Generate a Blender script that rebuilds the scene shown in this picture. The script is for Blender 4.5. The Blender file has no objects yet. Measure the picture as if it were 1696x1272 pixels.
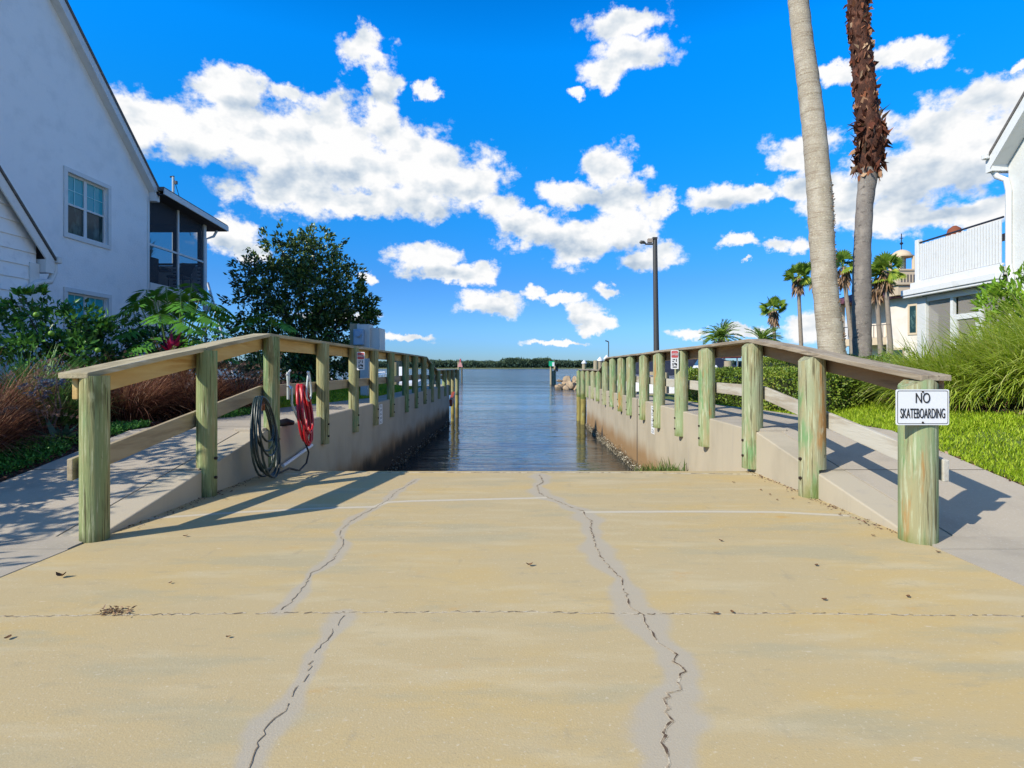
import bpy, bmesh, math, random
import numpy as np
from mathutils import Vector, Matrix
random.seed(7)
rng = np.random.default_rng(7)
R = math.radians
scene = bpy.context.scene
C = scene.collection

# ---------------------------------------------------------------- camera
F_, CX, CY, EYE = 942.0, 858.0, 608.0, 1.2      # survey of the photograph: focal length, vanishing point (1696 px frame), eye height (m)
def at(x, y, Y):
    return Vector(((x - CX) / F_ * Y, Y, EYE + (CY - y) / F_ * Y))
def gnd(x, y, z=0.0):
    Y = (EYE - z) * F_ / (y - CY)
    return Vector(((x - CX) / F_ * Y, Y, z))
cam = bpy.data.cameras.new("camera")
cam.sensor_width = 36.0
cam.lens = 36.0 * F_ / 1696.0
cam.shift_x = -10.0 / 1696.0
cam.shift_y = -28.0 / 1696.0
cam.clip_start = 0.05
cam.clip_end = 6000.0
camo = bpy.data.objects.new("camera", cam)
camo.location = (0, 0, EYE)
camo.rotation_euler = (R(90), 0, 0)
C.objects.link(camo)
scene.camera = camo

# ---------------------------------------------------------------- sun, exposure
LIGHT = Vector((1.15, 0.85, -1.02)).normalized()
sun = bpy.data.lights.new("sun", 'SUN')
sun.energy = 4.9
sun.angle = R(0.5)
sun.color = (1.0, 0.93, 0.81)
suno = bpy.data.objects.new("sun", sun)
suno.rotation_euler = LIGHT.to_track_quat('-Z', 'Y').to_euler()
suno.location = (-20, -15, 20)
C.objects.link(suno)
SUN_EL = math.asin(-LIGHT.z)
SUN_AZ = math.atan2(-LIGHT.x, -LIGHT.y)
scene.view_settings.view_transform = 'Standard'
scene.view_settings.look = 'None'
scene.view_settings.gamma = 1.0
scene.view_settings.exposure = 0.30

# ---------------------------------------------------------------- world: Nishita sky with cumulus
world = bpy.data.worlds.new("World")
scene.world = world
world.use_nodes = True
wt = world.node_tree
wt.nodes.clear()
def wn(t, **kw):
    n = wt.nodes.new(t)
    for k, v in kw.items():
        setattr(n, k, v)
    return n
def wl(a, b): wt.links.new(a, b)
def wmath(op, a, b=None, clamp=False):
    n = wn('ShaderNodeMath', operation=op)
    n.use_clamp = clamp
    for i, v in enumerate((a, b)):
        if v is None: continue
        if isinstance(v, (int, float)): n.inputs[i].default_value = v
        else: wl(v, n.inputs[i])
    return n.outputs[0]
sky = wn('ShaderNodeTexSky', sky_type='NISHITA')
sky.sun_disc = False
sky.sun_elevation = SUN_EL
sky.sun_rotation = SUN_AZ
sky.air_density = 1.0
sky.dust_density = 0.3
sky.ozone_density = 2.5
tc = wn('ShaderNodeTexCoord')
sep = wn('ShaderNodeSeparateXYZ'); wl(tc.outputs['Generated'], sep.inputs[0])
az = wmath('ARCTAN2', sep.outputs[0], sep.outputs[1])
el = wmath('ARCSINE', sep.outputs[2])
comb = wn('ShaderNodeCombineXYZ'); wl(az, comb.inputs[0]); wl(el, comb.inputs[1])
warp = wn('ShaderNodeTexNoise'); warp.inputs['Scale'].default_value = 9.0; warp.inputs['Detail'].default_value = 3.0
wl(comb.outputs[0], warp.inputs['Vector'])
wsub = wn('ShaderNodeVectorMath', operation='SUBTRACT'); wl(warp.outputs['Color'], wsub.inputs[0]); wsub.inputs[1].default_value = (.5, .5, .5)
wsc = wn('ShaderNodeVectorMath', operation='MULTIPLY'); wl(wsub.outputs[0], wsc.inputs[0]); wsc.inputs[1].default_value = (.07, .05, 0)
wadd = wn('ShaderNodeVectorMath', operation='ADD'); wl(comb.outputs[0], wadd.inputs[0]); wl(wsc.outputs[0], wadd.inputs[1])
warp2 = wn('ShaderNodeTexNoise'); warp2.inputs['Scale'].default_value = 38.0; warp2.inputs['Detail'].default_value = 5.0; warp2.inputs['Roughness'].default_value = .65
wl(comb.outputs[0], warp2.inputs['Vector'])
ws2 = wn('ShaderNodeVectorMath', operation='SUBTRACT'); wl(warp2.outputs['Color'], ws2.inputs[0]); ws2.inputs[1].default_value = (.5, .5, .5)
wsc2 = wn('ShaderNodeVectorMath', operation='MULTIPLY'); wl(ws2.outputs[0], wsc2.inputs[0]); wsc2.inputs[1].default_value = (.045, .035, 0)
wadd2 = wn('ShaderNodeVectorMath', operation='ADD'); wl(wadd.outputs[0], wadd2.inputs[0]); wl(wsc2.outputs[0], wadd2.inputs[1])
P = wadd2.outputs[0]
CLOUDS = [  # where each cumulus lobe stands (survey x, y, half width, half height)
 (235,190,75,45),(330,215,110,62),(390,135,72,36),(470,150,40,24),(440,235,120,75),(540,215,95,52),(590,275,130,70),
 (480,310,120,45),(690,265,105,62),(690,330,100,38),(770,300,80,45),(600,330,80,28),
 (610,92,42,32),(640,145,32,38),(630,195,48,34),(600,70,50,26),(708,148,24,17),
 (1000,272,50,36),(955,318,55,28),(1040,322,52,36),(1085,335,26,22),
 (832,345,42,30),(880,378,72,34),(960,398,80,40),(1025,385,58,40),(1065,425,70,24),
 (1188,338,58,26),(1240,328,30,15),(700,428,56,28),(745,456,85,18),(800,452,30,22),
 (815,506,62,20),(890,488,26,13),(930,497,34,10),(1003,487,28,13),(962,520,30,20),(980,540,36,13),
 (1045,82,78,32),(1010,112,45,26),(955,156,17,12),(1035,40,80,30),
 (1325,262,55,42),(1310,305,40,26),(1400,320,90,50),(1545,205,110,50),(1625,235,125,75),(1530,285,110,70),(1640,165,70,32),
 (1480,350,90,36),(1620,345,90,28),(1380,118,38,17),(1440,115,50,24),(1500,95,66,24),(1688,117,20,11),
 (1232,401,42,13),(1290,406,36,13),(1335,402,30,18),(372,392,55,30),(410,420,40,20),
 (1370,545,80,26),(1230,545,60,9),(612,466,17,9),(1236,437,11,7),
 (680,560,50,8),(1140,545,40,10),(560,520,60,9),(920,565,60,6)]
def ang(x, y):
    d = Vector(((x - CX) / F_, 1.0, (CY - y) / F_)).normalized()
    return math.atan2(d.x, d.y), math.asin(d.z)
dist = None
for (x, y, rx, ry) in CLOUDS:
    a0, e0 = ang(x, y)
    ra = abs(ang(x + rx, y)[0] - ang(x - rx, y)[0]) / 2 * 1.12
    re = abs(ang(x, y - ry)[1] - ang(x, y + ry)[1]) / 2 * 1.12
    v = wn('ShaderNodeVectorMath', operation='MULTIPLY_ADD')
    wl(P, v.inputs[0]); v.inputs[1].default_value = (1 / ra, 1 / re, 0); v.inputs[2].default_value = (-a0 / ra, -e0 / re, 0)
    ln = wn('ShaderNodeVectorMath', operation='LENGTH'); wl(v.outputs[0], ln.inputs[0])
    o = ln.outputs['Value']
    if dist is None: dist = o
    else:
        m = wn('ShaderNodeMath', operation='SMOOTH_MIN'); wl(dist, m.inputs[0]); wl(o, m.inputs[1]); m.inputs[2].default_value = 0.12
        dist = m.outputs[0]
def cnoise(off, scale, detail, rough=.6):
    a = wn('ShaderNodeVectorMath', operation='ADD'); wl(comb.outputs[0], a.inputs[0]); a.inputs[1].default_value = off
    s = wn('ShaderNodeVectorMath', operation='MULTIPLY'); wl(a.outputs[0], s.inputs[0]); s.inputs[1].default_value = (1, 1.35, 1)
    n = wn('ShaderNodeTexNoise'); n.inputs['Scale'].default_value = scale; n.inputs['Detail'].default_value = detail; n.inputs['Roughness'].default_value = rough
    wl(s.outputs[0], n.inputs['Vector'])
    return n.outputs['Fac']
n0 = cnoise((0, 0, 0), 14.0, 10, .60)
n1 = cnoise((.012, -.02, 0), 13.0, 4, .55)   # the same puffs a little away from the sun: the difference lights their sunny sides
n2 = cnoise((0, 0, 0), 13.0, 4, .55)
n3 = cnoise((3.1, 1.7, 0), 6.0, 5, .5)
f = wmath('ADD', wmath('SUBTRACT', 1.0, dist), wmath('MULTIPLY', wmath('SUBTRACT', n0, .5), 2.3))
mr = wn('ShaderNodeMapRange', interpolation_type='SMOOTHSTEP'); wl(f, mr.inputs['Value']); mr.inputs['From Min'].default_value = -0.02; mr.inputs['From Max'].default_value = 0.42
n4 = cnoise((1.3, 4.2, 0), 3.0, 7, .6)           # unseen broken cloud added overhead and behind to whiten the ambient light
back = wmath('MAXIMUM', wmath('MULTIPLY', wmath('SUBTRACT', el, R(44)), 4.0, True), wmath('MULTIPLY', wmath('SUBTRACT', -.1, sep.outputs[1]), 2.5, True))
mr2 = wn('ShaderNodeMapRange', interpolation_type='SMOOTHSTEP'); wl(n4, mr2.inputs['Value']); mr2.inputs['From Min'].default_value = .55; mr2.inputs['From Max'].default_value = .68
mask = wmath('MAXIMUM', mr.outputs[0], wmath('MULTIPLY', mr2.outputs[0], wmath('MULTIPLY', back, wmath('MULTIPLY', el, 8.0, True))))
emb = wmath('MULTIPLY', wmath('SUBTRACT', n2, n1), 1.8)
core = wn('ShaderNodeMapRange'); wl(f, core.inputs['Value']); core.inputs['From Min'].default_value = .35; core.inputs['From Max'].default_value = 1.3
core.inputs['To Min'].default_value = 0.0; core.inputs['To Max'].default_value = -.10
SHADE = [(430,292,150,30),(290,268,70,24),(560,318,80,20),(680,345,90,18),(770,318,50,14),(1000,318,60,18),(975,412,70,15),(885,395,50,12),(1065,438,40,10),(1570,300,140,44),(1450,325,80,24),(1330,300,50,18),(1600,345,80,14),(715,458,70,10),(820,517,50,8),(1188,348,45,10),(640,165,22,14),(1040,100,40,12),(1500,230,40,12),(470,225,60,14),(962,535,30,7),(390,412,40,12),(400,160,40,12)]
dist2 = None
for (x, y, rx, ry) in SHADE:
    a0, e0 = ang(x, y); ra = abs(ang(x + rx, y)[0] - ang(x - rx, y)[0]) / 2; re = abs(ang(x, y - ry)[1] - ang(x, y + ry)[1]) / 2
    v = wn('ShaderNodeVectorMath', operation='MULTIPLY_ADD'); wl(wadd.outputs[0], v.inputs[0]); v.inputs[1].default_value = (1 / ra, 1 / re, 0); v.inputs[2].default_value = (-a0 / ra, -e0 / re, 0)
    ln = wn('ShaderNodeVectorMath', operation='LENGTH'); wl(v.outputs[0], ln.inputs[0])
    if dist2 is None: dist2 = ln.outputs['Value']
    else:
        m = wn('ShaderNodeMath', operation='SMOOTH_MIN'); wl(dist2, m.inputs[0]); wl(ln.outputs['Value'], m.inputs[1]); m.inputs[2].default_value = 0.3; dist2 = m.outputs[0]
under = wn('ShaderNodeMapRange', interpolation_type='SMOOTHSTEP'); wl(wmath('ADD', dist2, wmath('MULTIPLY', wmath('SUBTRACT', n2, .5), 1.5)), under.inputs['Value'])
under.inputs['From Min'].default_value = .25; under.inputs['From Max'].default_value = 1.7; under.inputs['To Min'].default_value = -.34; under.inputs['To Max'].default_value = 0.0
sh = wmath('ADD', wmath('ADD', wmath('ADD', emb, under.outputs[0]), core.outputs[0]), wmath('MULTIPLY', wmath('SUBTRACT', n3, .5), .4))
shv = wmath('ADD', sh, .93, True)
cr = wn('ShaderNodeValToRGB'); wl(shv, cr.inputs[0])
cr.color_ramp.elements[0].position = .30; cr.color_ramp.elements[0].color = (.45, .56, .70, 1)
cr.color_ramp.elements[1].position = .92; cr.color_ramp.elements[1].color = (1.0, 1.0, 1.0, 1)
e = cr.color_ramp.elements.new(.62); e.color = (.74, .80, .86, 1)
ccol = wn('ShaderNodeVectorMath', operation='SCALE'); wl(cr.outputs[0], ccol.inputs[0]); ccol.inputs['Scale'].default_value = 6.75
hs = wn('ShaderNodeHueSaturation'); hs.inputs['Saturation'].default_value = 1.45; hs.inputs['Value'].default_value = 1.0
wl(sky.outputs[0], hs.inputs['Color'])
elr = wn('ShaderNodeValToRGB')                     # sky tint by height; unseen zenith darkened to deepen the shadows
elr_in = wmath('DIVIDE', el, R(90), True); wl(elr_in, elr.inputs[0])
TINT = [(0.0, (.40, .66, 1.32)), (.019, (.37, .68, 1.40)), (.092, (.46, .80, 1.28)), (.233, (.25, 1.55, 1.9)), (.32, (.18, 2.0, 2.5)), (.45, (.22, 1.3, 1.7)), (1.0, (.25, .55, .75))]
elr.color_ramp.elements[0].position = TINT[0][0]; elr.color_ramp.elements[1].position = 1.0
for p_, c_ in TINT[1:-1]: elr.color_ramp.elements.new(p_)
for e_, (p_, c_) in zip(elr.color_ramp.elements, TINT): e_.color = (c_[0] / 3, c_[1] / 3, c_[2] / 3, 1)
elsc = wn('ShaderNodeVectorMath', operation='SCALE'); wl(elr.outputs[0], elsc.inputs[0]); elsc.inputs['Scale'].default_value = 3 * .863
tint = wn('ShaderNodeMix', data_type='RGBA', blend_type='MULTIPLY'); tint.inputs[0].default_value = 1.0
wl(hs.outputs[0], tint.inputs[6]); wl(elsc.outputs[0], tint.inputs[7])
mx = wn('ShaderNodeMix', data_type='RGBA'); wl(mask, mx.inputs[0]); wl(tint.outputs[2], mx.inputs[6]); wl(ccol.outputs[0], mx.inputs[7])
bg = wn('ShaderNodeBackground'); bg.inputs['Strength'].default_value = 0.12
wl(mx.outputs[2], bg.inputs[0])
wo = wn('ShaderNodeOutputWorld'); wl(bg.outputs[0], wo.inputs[0])

# ---------------------------------------------------------------- materials
def _lk(nt, a, b): nt.links.new(a, b)
def mat(name, base, layers=(), rough=.7, bump=0.0, bscale=30.0, bstretch=(1, 1, 1), spec=.3, metal=0.0, wave=None):
    """base colour plus overlay layers (colour, noise scale, stretch, from, to[, amount]); 'z' layers follow height, 'attr' layers a painted stain map"""
    m = bpy.data.materials.new(name); m.use_nodes = True
    nt = m.node_tree; b = nt.nodes['Principled BSDF']
    b.inputs['Roughness'].default_value = rough
    b.inputs['Specular IOR Level'].default_value = spec
    b.inputs['Metallic'].default_value = metal
    tcn = nt.nodes.new('ShaderNodeTexCoord')
    src = None
    def noise(scale, stretch, detail=6, seed=0):
        mp = nt.nodes.new('ShaderNodeMapping'); mp.inputs['Scale'].default_value = stretch; mp.inputs['Location'].default_value = (seed * 3.7, seed * 1.3, seed * 2.1)
        _lk(nt, tcn.outputs['Object'], mp.inputs[0])
        n = nt.nodes.new('ShaderNodeTexNoise'); n.inputs['Scale'].default_value = scale; n.inputs['Detail'].default_value = detail; n.inputs['Roughness'].default_value = .6
        _lk(nt, mp.outputs[0], n.inputs['Vector'])
        return n.outputs['Fac']
    rgb = nt.nodes.new('ShaderNodeRGB'); rgb.outputs[0].default_value = (*base, 1)
    src = rgb.outputs[0]
    for i, L in enumerate(layers):
        kind = 'n'
        if isinstance(L[0], str): kind, L = L[0], L[1:]
        col, sc, st, lo, hi = L[:5]
        amt = L[5] if len(L) > 5 else 1.0
        mrn = nt.nodes.new('ShaderNodeMapRange'); mrn.interpolation_type = 'SMOOTHSTEP'
        mrn.inputs['From Min'].default_value = lo; mrn.inputs['From Max'].default_value = hi; mrn.inputs['To Max'].default_value = amt
        nz = noise(sc, st, 6, i + 1)
        if kind == 'n': _lk(nt, nz, mrn.inputs['Value'])
        else:
            if kind == 'rand':
                oi = nt.nodes.new('ShaderNodeObjectInfo'); val = oi.outputs['Random']; k = .5
            elif kind == 'z':
                sx = nt.nodes.new('ShaderNodeSeparateXYZ'); _lk(nt, tcn.outputs['Object'], sx.inputs[0]); val = sx.outputs[2]; k = .6
            else:
                an = nt.nodes.new('ShaderNodeAttribute'); an.attribute_name = kind; val = an.outputs['Fac']; k = .55
            mm = nt.nodes.new('ShaderNodeMath'); mm.operation = 'MULTIPLY_ADD'; _lk(nt, nz, mm.inputs[0]); mm.inputs[1].default_value = k
            _lk(nt, val, mm.inputs[2])
            ms = nt.nodes.new('ShaderNodeMath'); ms.operation = 'SUBTRACT'; _lk(nt, mm.outputs[0], ms.inputs[0]); ms.inputs[1].default_value = k / 2
            _lk(nt, ms.outputs[0], mrn.inputs['Value'])
        mxn = nt.nodes.new('ShaderNodeMix'); mxn.data_type = 'RGBA'
        _lk(nt, mrn.outputs[0], mxn.inputs[0]); _lk(nt, src, mxn.inputs[6]); mxn.inputs[7].default_value = (*col, 1)
        src = mxn.outputs[2]
    _lk(nt, src, b.inputs['Base Color'])
    if bump > 0:
        h = noise(bscale, bstretch, 8)
        if wave:
            wv = nt.nodes.new('ShaderNodeTexWave'); wv.bands_direction = wave[0]; wv.inputs['Scale'].default_value = wave[1]; wv.inputs['Distortion'].default_value = wave[2]
            wv.inputs['Detail'].default_value = 3
            _lk(nt, tcn.outputs['Object'], wv.inputs[0])
            ad = nt.nodes.new('ShaderNodeMath'); ad.operation = 'ADD'; _lk(nt, wv.outputs['Fac'], ad.inputs[0]); _lk(nt, h, ad.inputs[1]); h = ad.outputs[0]
        bp = nt.nodes.new('ShaderNodeBump'); bp.inputs['Strength'].default_value = bump; bp.inputs['Distance'].default_value = .02
        _lk(nt, h, bp.inputs['Height']); _lk(nt, bp.outputs[0], b.inputs['Normal'])
    return m
def leafmat(name, stops, rough=.45, trans=.25, spec=.35):
    """foliage: every leaf draws its own tone from the kind's range"""
    m = bpy.data.materials.new(name); m.use_nodes = True
    nt = m.node_tree; b = nt.nodes['Principled BSDF']
    an = nt.nodes.new('ShaderNodeAttribute'); an.attribute_name = 'tone'
    rp = nt.nodes.new('ShaderNodeValToRGB')
    els = rp.color_ramp.elements
    els[0].position, els[0].color = stops[0][0], (*stops[0][1], 1)
    els[1].position, els[1].color = stops[-1][0], (*stops[-1][1], 1)
    for p, c in stops[1:-1]:
        x = els.new(p); x.color = (*c, 1)
    _lk(nt, an.outputs['Fac'], rp.inputs[0]); _lk(nt, rp.outputs[0], b.inputs['Base Color'])
    b.inputs['Roughness'].default_value = rough; b.inputs['Specular IOR Level'].default_value = spec
    if trans > 0:
        t = nt.nodes.new('ShaderNodeBsdfTranslucent'); _lk(nt, rp.outputs[0], t.inputs[0])
        ms = nt.nodes.new('ShaderNodeMixShader'); ms.inputs[0].default_value = trans
        _lk(nt, b.outputs[0], ms.inputs[1]); _lk(nt, t.outputs[0], ms.inputs[2])
        _lk(nt, ms.outputs[0], nt.nodes['Material Output'].inputs[0])
    return m
def glassmat(name, col, alpha, rough=.05):
    m = bpy.data.materials.new(name); m.use_nodes = True
    nt = m.node_tree; b = nt.nodes['Principled BSDF']
    b.inputs['Base Color'].default_value = (*col, 1); b.inputs['Roughness'].default_value = rough
    t = nt.nodes.new('ShaderNodeBsdfTransparent')
    ms = nt.nodes.new('ShaderNodeMixShader'); ms.inputs[0].default_value = alpha
    _lk(nt, t.outputs[0], ms.inputs[1]); _lk(nt, b.outputs[0], ms.inputs[2])
    _lk(nt, ms.outputs[0], nt.nodes['Material Output'].inputs[0])
    return m
G_ = (1, 1, .12)        # grain along z
GY = (1, .1, 1)         # grain along y
M = {}
M['ramp'] = mat('ramp concrete', (.46, .355, .185), [((.50, .36, .15), .9, (.7, 1.8, 1), .46, .66, .85), ((.40, .335, .195), 1.6, (.6, 2.2, 1), .50, .66, .85), ((.52, .43, .26), 3, (.45, 1.8, 1), .50, .70, .5),
    ((.36, .30, .18), 11, (.5, 1.5, 1), .56, .72, .45), ((.60, .52, .37), 70, (1, 1, 1), .58, .70, .6), ((.27, .21, .13), 110, (1, 1, 1), .60, .70, .55), ((.50, .28, .07), 2.1, (1.2, 1.8, 1), .63, .78, .6), ((.62, .54, .40), 9, (1, 3, 1), .66, .74, .5), ((.30, .255, .17), 5, (1.6, .5, 1), .62, .78, .45), ((.25, .19, .11), 26, (1, 1, 1), .69, .74, .6),
    ('pale', (.40, .35, .27), 14.0, (1, 1, 1), .26, .72, .75), ('white', (.56, .49, .35), 40, (1, 1, 1), .35, .75, .8)], rough=.85, bump=.15, bscale=120, spec=.2)
M['chip'] = mat('chipped crack edge', (.50, .42, .29), [((.30, .23, .14), 60, (1, 1, 1), .50, .64, .9), ((.62, .55, .42), 90, (1, 1, 1), .55, .66)], rough=.95, bump=.3, bscale=90)
M['crackpale'] = mat('shallow crack dirt', (.20, .15, .095), [((.40, .32, .21), 22, (1, 1, 1), .46, .58)], rough=.95)
M['crack'] = mat('crack dirt', (.10, .065, .04), [((.40, .31, .20), 22, (1, 1, 1), .46, .58)], rough=.95)
M['walk'] = mat('walkway concrete', (.40, .345, .265), [((.32, .28, .22), 1.5, (1, 1, 1), .45, .7), ((.48, .44, .38), 60, (1, 1, 1), .55, .7, .6), ((.26, .23, .19), 110, (1, 1, 1), .6, .72, .6)], rough=.9, bump=.25, bscale=150, spec=.2)
M['joint'] = mat('dark joint gap', (.06, .05, .04), rough=.95)  # dark tone shared by the joints and the tidal stain
M['wallhighband'] = mat('ramp wall concrete with high dark band', (.425, .365, .265), [((.36, .31, .225), 1.2, (1, 1, .5), .42, .68), ((.34, .30, .25), 5, (1, 1.5, .18), .55, .75, .6), ((.52, .46, .36), 80, (1, 1, 1), .6, .72, .5), ((.30, .27, .22), 3, (1, 3, .1), .62, .78, .5),
    ('z', (.27, .165, .075), 2.2, (1, .7, .35), -.30, -.70, .95), ('z', (.035, .028, .018), 2.6, (1, .8, .4), -.50, -.85, 1.0)], rough=.88, bump=.22, bscale=90, spec=.2)  # brown and near-black bands begin higher than on the other wall
M['wall'] = mat('ramp wall concrete', (.425, .365, .265), [((.36, .31, .225), 1.2, (1, 1, .5), .42, .68), ((.34, .30, .25), 5, (1, 1.5, .18), .55, .75, .6), ((.52, .46, .36), 80, (1, 1, 1), .6, .72, .5), ((.30, .27, .22), 3, (1, 3, .1), .62, .78, .5),
    ('z', (.27, .165, .075), 2.2, (1, .7, .35), -.38, -.86, .95), ('z', (.035, .028, .018), 2.6, (1, .8, .4), -.95, -1.25, .9)], rough=.88, bump=.22, bscale=90, spec=.2)
M['post'] = mat('green treated pile wood', (.225, .26, .11), [('rand', (.11, .22, .10), 3, (1, 1, .4), .62, .98, .7), ('rand', (.33, .29, .15), 3, (1, 1, .4), .30, .02, .6), ((.31, .255, .115), 11, (1, 1, .1), .44, .60, .85), ((.17, .29, .14), 5, (1, 1, .3), .54, .68, .9), ((.44, .44, .25), 62, (1, 1, .05), .53, .64, .8), ((.085, .08, .035), 48, (1, 1, .035), .56, .63, .9),
    ((.12, .12, .05), 4.5, (1, 1, .45), .56, .72, .75), ((.40, .40, .22), 7, (1, 1, .5), .62, .72, .5), ((.09, .07, .035), 9, (1, 1, .8), .69, .73, .8), ('z', (.05, .055, .02), 6, (1, 1, .4), .12, -.10, .85)], rough=.85, bump=.5, bscale=60, bstretch=(1, 1, .06), spec=.15)
M['post2'] = mat('pale green pile wood', (.235, .30, .15), [('rand', (.12, .30, .11), 3, (1, 1, .4), .62, .98, .75), ('rand', (.34, .31, .21), 3, (1, 1, .4), .30, .02, .75), ((.31, .275, .145), 8, (1, 1, .14), .43, .58, .9), ((.13, .26, .105), 5, (1, 1, .3), .54, .67, .9), ((.42, .44, .28), 55, (1, 1, .06), .52, .63, .8), ((.11, .095, .05), 44, (1, 1, .035), .56, .63, .9), ((.36, .17, .045), 6, (1, 1, .16), .62, .72, .8),
    ((.46, .47, .34), 6, (1, 1, .5), .60, .72, .6), ((.16, .15, .07), 4, (1, 1, .5), .60, .74, .7), ((.12, .09, .045), 9, (1, 1, .8), .70, .74, .8), ('z', (.10, .13, .02), 6, (1, 1, .4), .16, -.08, .8)], rough=.85, bump=.5, bscale=60, bstretch=(1, 1, .06), spec=.15)
M['postwet'] = mat('tidal pile wood', (.30, .25, .07), [((.16, .12, .04), 6, (1, 1, .3), .45, .62), ((.38, .42, .2), 5, (1, 1, .3), .60, .74)], rough=.75, bump=.4, bscale=30, spec=.3)
M['cap'] = mat('weathered cap board', (.42, .355, .215), [((.30, .25, .15), 14, GY, .44, .64), ((.52, .48, .38), 9, GY, .56, .72), ((.18, .15, .11), 40, (1, .05, 1), .60, .70, .7)], rough=.85, bump=.3, bscale=50, bstretch=GY, spec=.2)
M['capgrey'] = mat('grey weathered cap board', (.33, .27, .19), [((.23, .18, .125), 14, GY, .44, .64), ((.43, .38, .29), 9, GY, .56, .72), ((.13, .10, .07), 40, (1, .05, 1), .58, .68, .8)], rough=.85, bump=.35, bscale=50, bstretch=GY, spec=.2)
M['beam'] = mat('golden beam board', (.50, .33, .12), [((.60, .45, .20), 5, GY, .45, .66), ((.40, .22, .06), 9, GY, .55, .72), ((.22, .12, .04), 5, (1, .5, 1), .70, .78, .7)], rough=.75, bump=.2, bscale=50, bstretch=GY, spec=.25)
M['beambrown'] = mat('brown beam board', (.26, .16, .085), [((.36, .25, .14), 6, GY, .48, .68), ((.15, .09, .05), 9, GY, .56, .72)], rough=.8, bump=.2, bscale=50, bstretch=GY, spec=.2)
M['railgrey'] = mat('silvery rail board', (.46, .43, .36), [((.34, .29, .22), 10, GY, .44, .64), ((.58, .55, .47), 8, GY, .58, .72), ((.20, .14, .09), 4, (1, .8, 1), .72, .80, .8)], rough=.85, bump=.25, bscale=60, bstretch=GY, spec=.2)
M['railtan'] = mat('tan rail board', (.36, .29, .18), [((.26, .20, .12), 10, GY, .44, .64), ((.46, .40, .28), 8, GY, .58, .72)], rough=.85, bump=.25, bscale=60, bstretch=GY, spec=.2)
M['iron'] = mat('rusty bolt iron', (.05, .035, .025), rough=.7, metal=.5)
M['stucco'] = mat('pale grey stucco', (.86, .85, .83), [((.79, .785, .77), 2.5, (1, 1, 1), .45, .7)], rough=.9, bump=.5, bscale=25, spec=.15)
M['stuccowhite'] = mat('white stucco', (.60, .60, .57), [((.55, .55, .52), 2, (1, 1, 1), .45, .7)], rough=.9, bump=.3, bscale=25, spec=.15)
M['trim'] = mat('white trim paint', (.66, .66, .64), [((.58, .58, .56), 6, (1, 1, 1), .5, .75)], rough=.5, spec=.4)
M['siding'] = mat('white lap siding paint', (.80, .80, .79), [((.64, .65, .66), 5, (1, 1, 1), .5, .75)], rough=.55, spec=.35)
M['shingle'] = mat('grey roof shingle', (.12, .11, .10), [((.20, .18, .16), 20, (1, 1, 1), .5, .7)], rough=.9, bump=.4, bscale=30)
M['teal'] = mat('glass with painted teal reflection', (.05, .36, .42), [((.14, .50, .55), 3, (1, 1, .3), .5, .62)], rough=.12, spec=.25)  # teal reflection painted as the pane's base colour
M['darkglass'] = mat('dark green glass', (.015, .04, .04), [((.06, .11, .10), 5, (1, 1, .4), .5, .64)], rough=.12, spec=.25)
M['blind'] = mat('white window grid', (.42, .72, .74), rough=.5)
M['screen'] = glassmat('porch screen mesh', (.030, .034, .045), .6, .7)
M['screenlight'] = glassmat('grey screen mesh', (.40, .36, .32), .55, .7)
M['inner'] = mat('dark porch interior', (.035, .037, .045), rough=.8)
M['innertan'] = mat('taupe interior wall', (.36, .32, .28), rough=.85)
M['bronze'] = mat('dark frame metal', (.02, .024, .035), rough=.5, spec=.4)
M['black'] = mat('black plastic', (.012, .012, .014), rough=.5, spec=.4)
M['white'] = mat('white enamel', (.70, .70, .69), [((.74, .73, .70), 8, (1, 1, 1), .55, .75, .6)], rough=.4, spec=.45)
M['ink'] = mat('black sign ink', (.015, .015, .017), rough=.5)
M['red'] = mat('red sign paint', (.52, .09, .09), [((.60, .22, .21), 9, (1, 1, 1), .5, .7)], rough=.5)
M['green'] = mat('green sign paint', (.01, .36, .17), rough=.5)
M['hosegreen'] = mat('dark green hose rubber', (.014, .026, .022), [((.05, .075, .065), 12, (1, 1, 1), .55, .7)], rough=.35, spec=.5)
M['hosered'] = mat('red hose rubber', (.42, .012, .018), [((.30, .01, .012), 9, (1, 1, 1), .5, .7)], rough=.3, spec=.5)
M['hoseclear'] = mat('pale grey tube', (.46, .50, .48), rough=.3, spec=.5)
M['cabinet'] = mat('grey metal cabinet', (.50, .52, .50), [((.42, .44, .42), 3, (1, 1, .4), .5, .7)], rough=.45, spec=.4)
M['bluebox'] = mat('blue grey meter box', (.22, .33, .46), [((.30, .40, .50), 3, (1, 1, 1), .5, .7)], rough=.4, spec=.4)
M['soil'] = mat('garden soil', (.085, .055, .04), [((.13, .085, .055), 9, (1, 1, 1), .5, .7), ((.04, .028, .02), 25, (1, 1, 1), .55, .7)], rough=.95, bump=.8, bscale=20)
M['turf'] = mat('lawn soil and thatch', (.09, .13, .03), [((.13, .17, .04), 6, (1, 1, 1), .5, .7), ((.10, .08, .04), 12, (1, 1, 1), .6, .75)], rough=.95, bump=.5, bscale=30)
M['bark'] = mat('dark tree bark', (.07, .055, .045), [((.14, .12, .10), 12, (1, 1, .4), .5, .7)], rough=.9, bump=.5, bscale=20)
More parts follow.
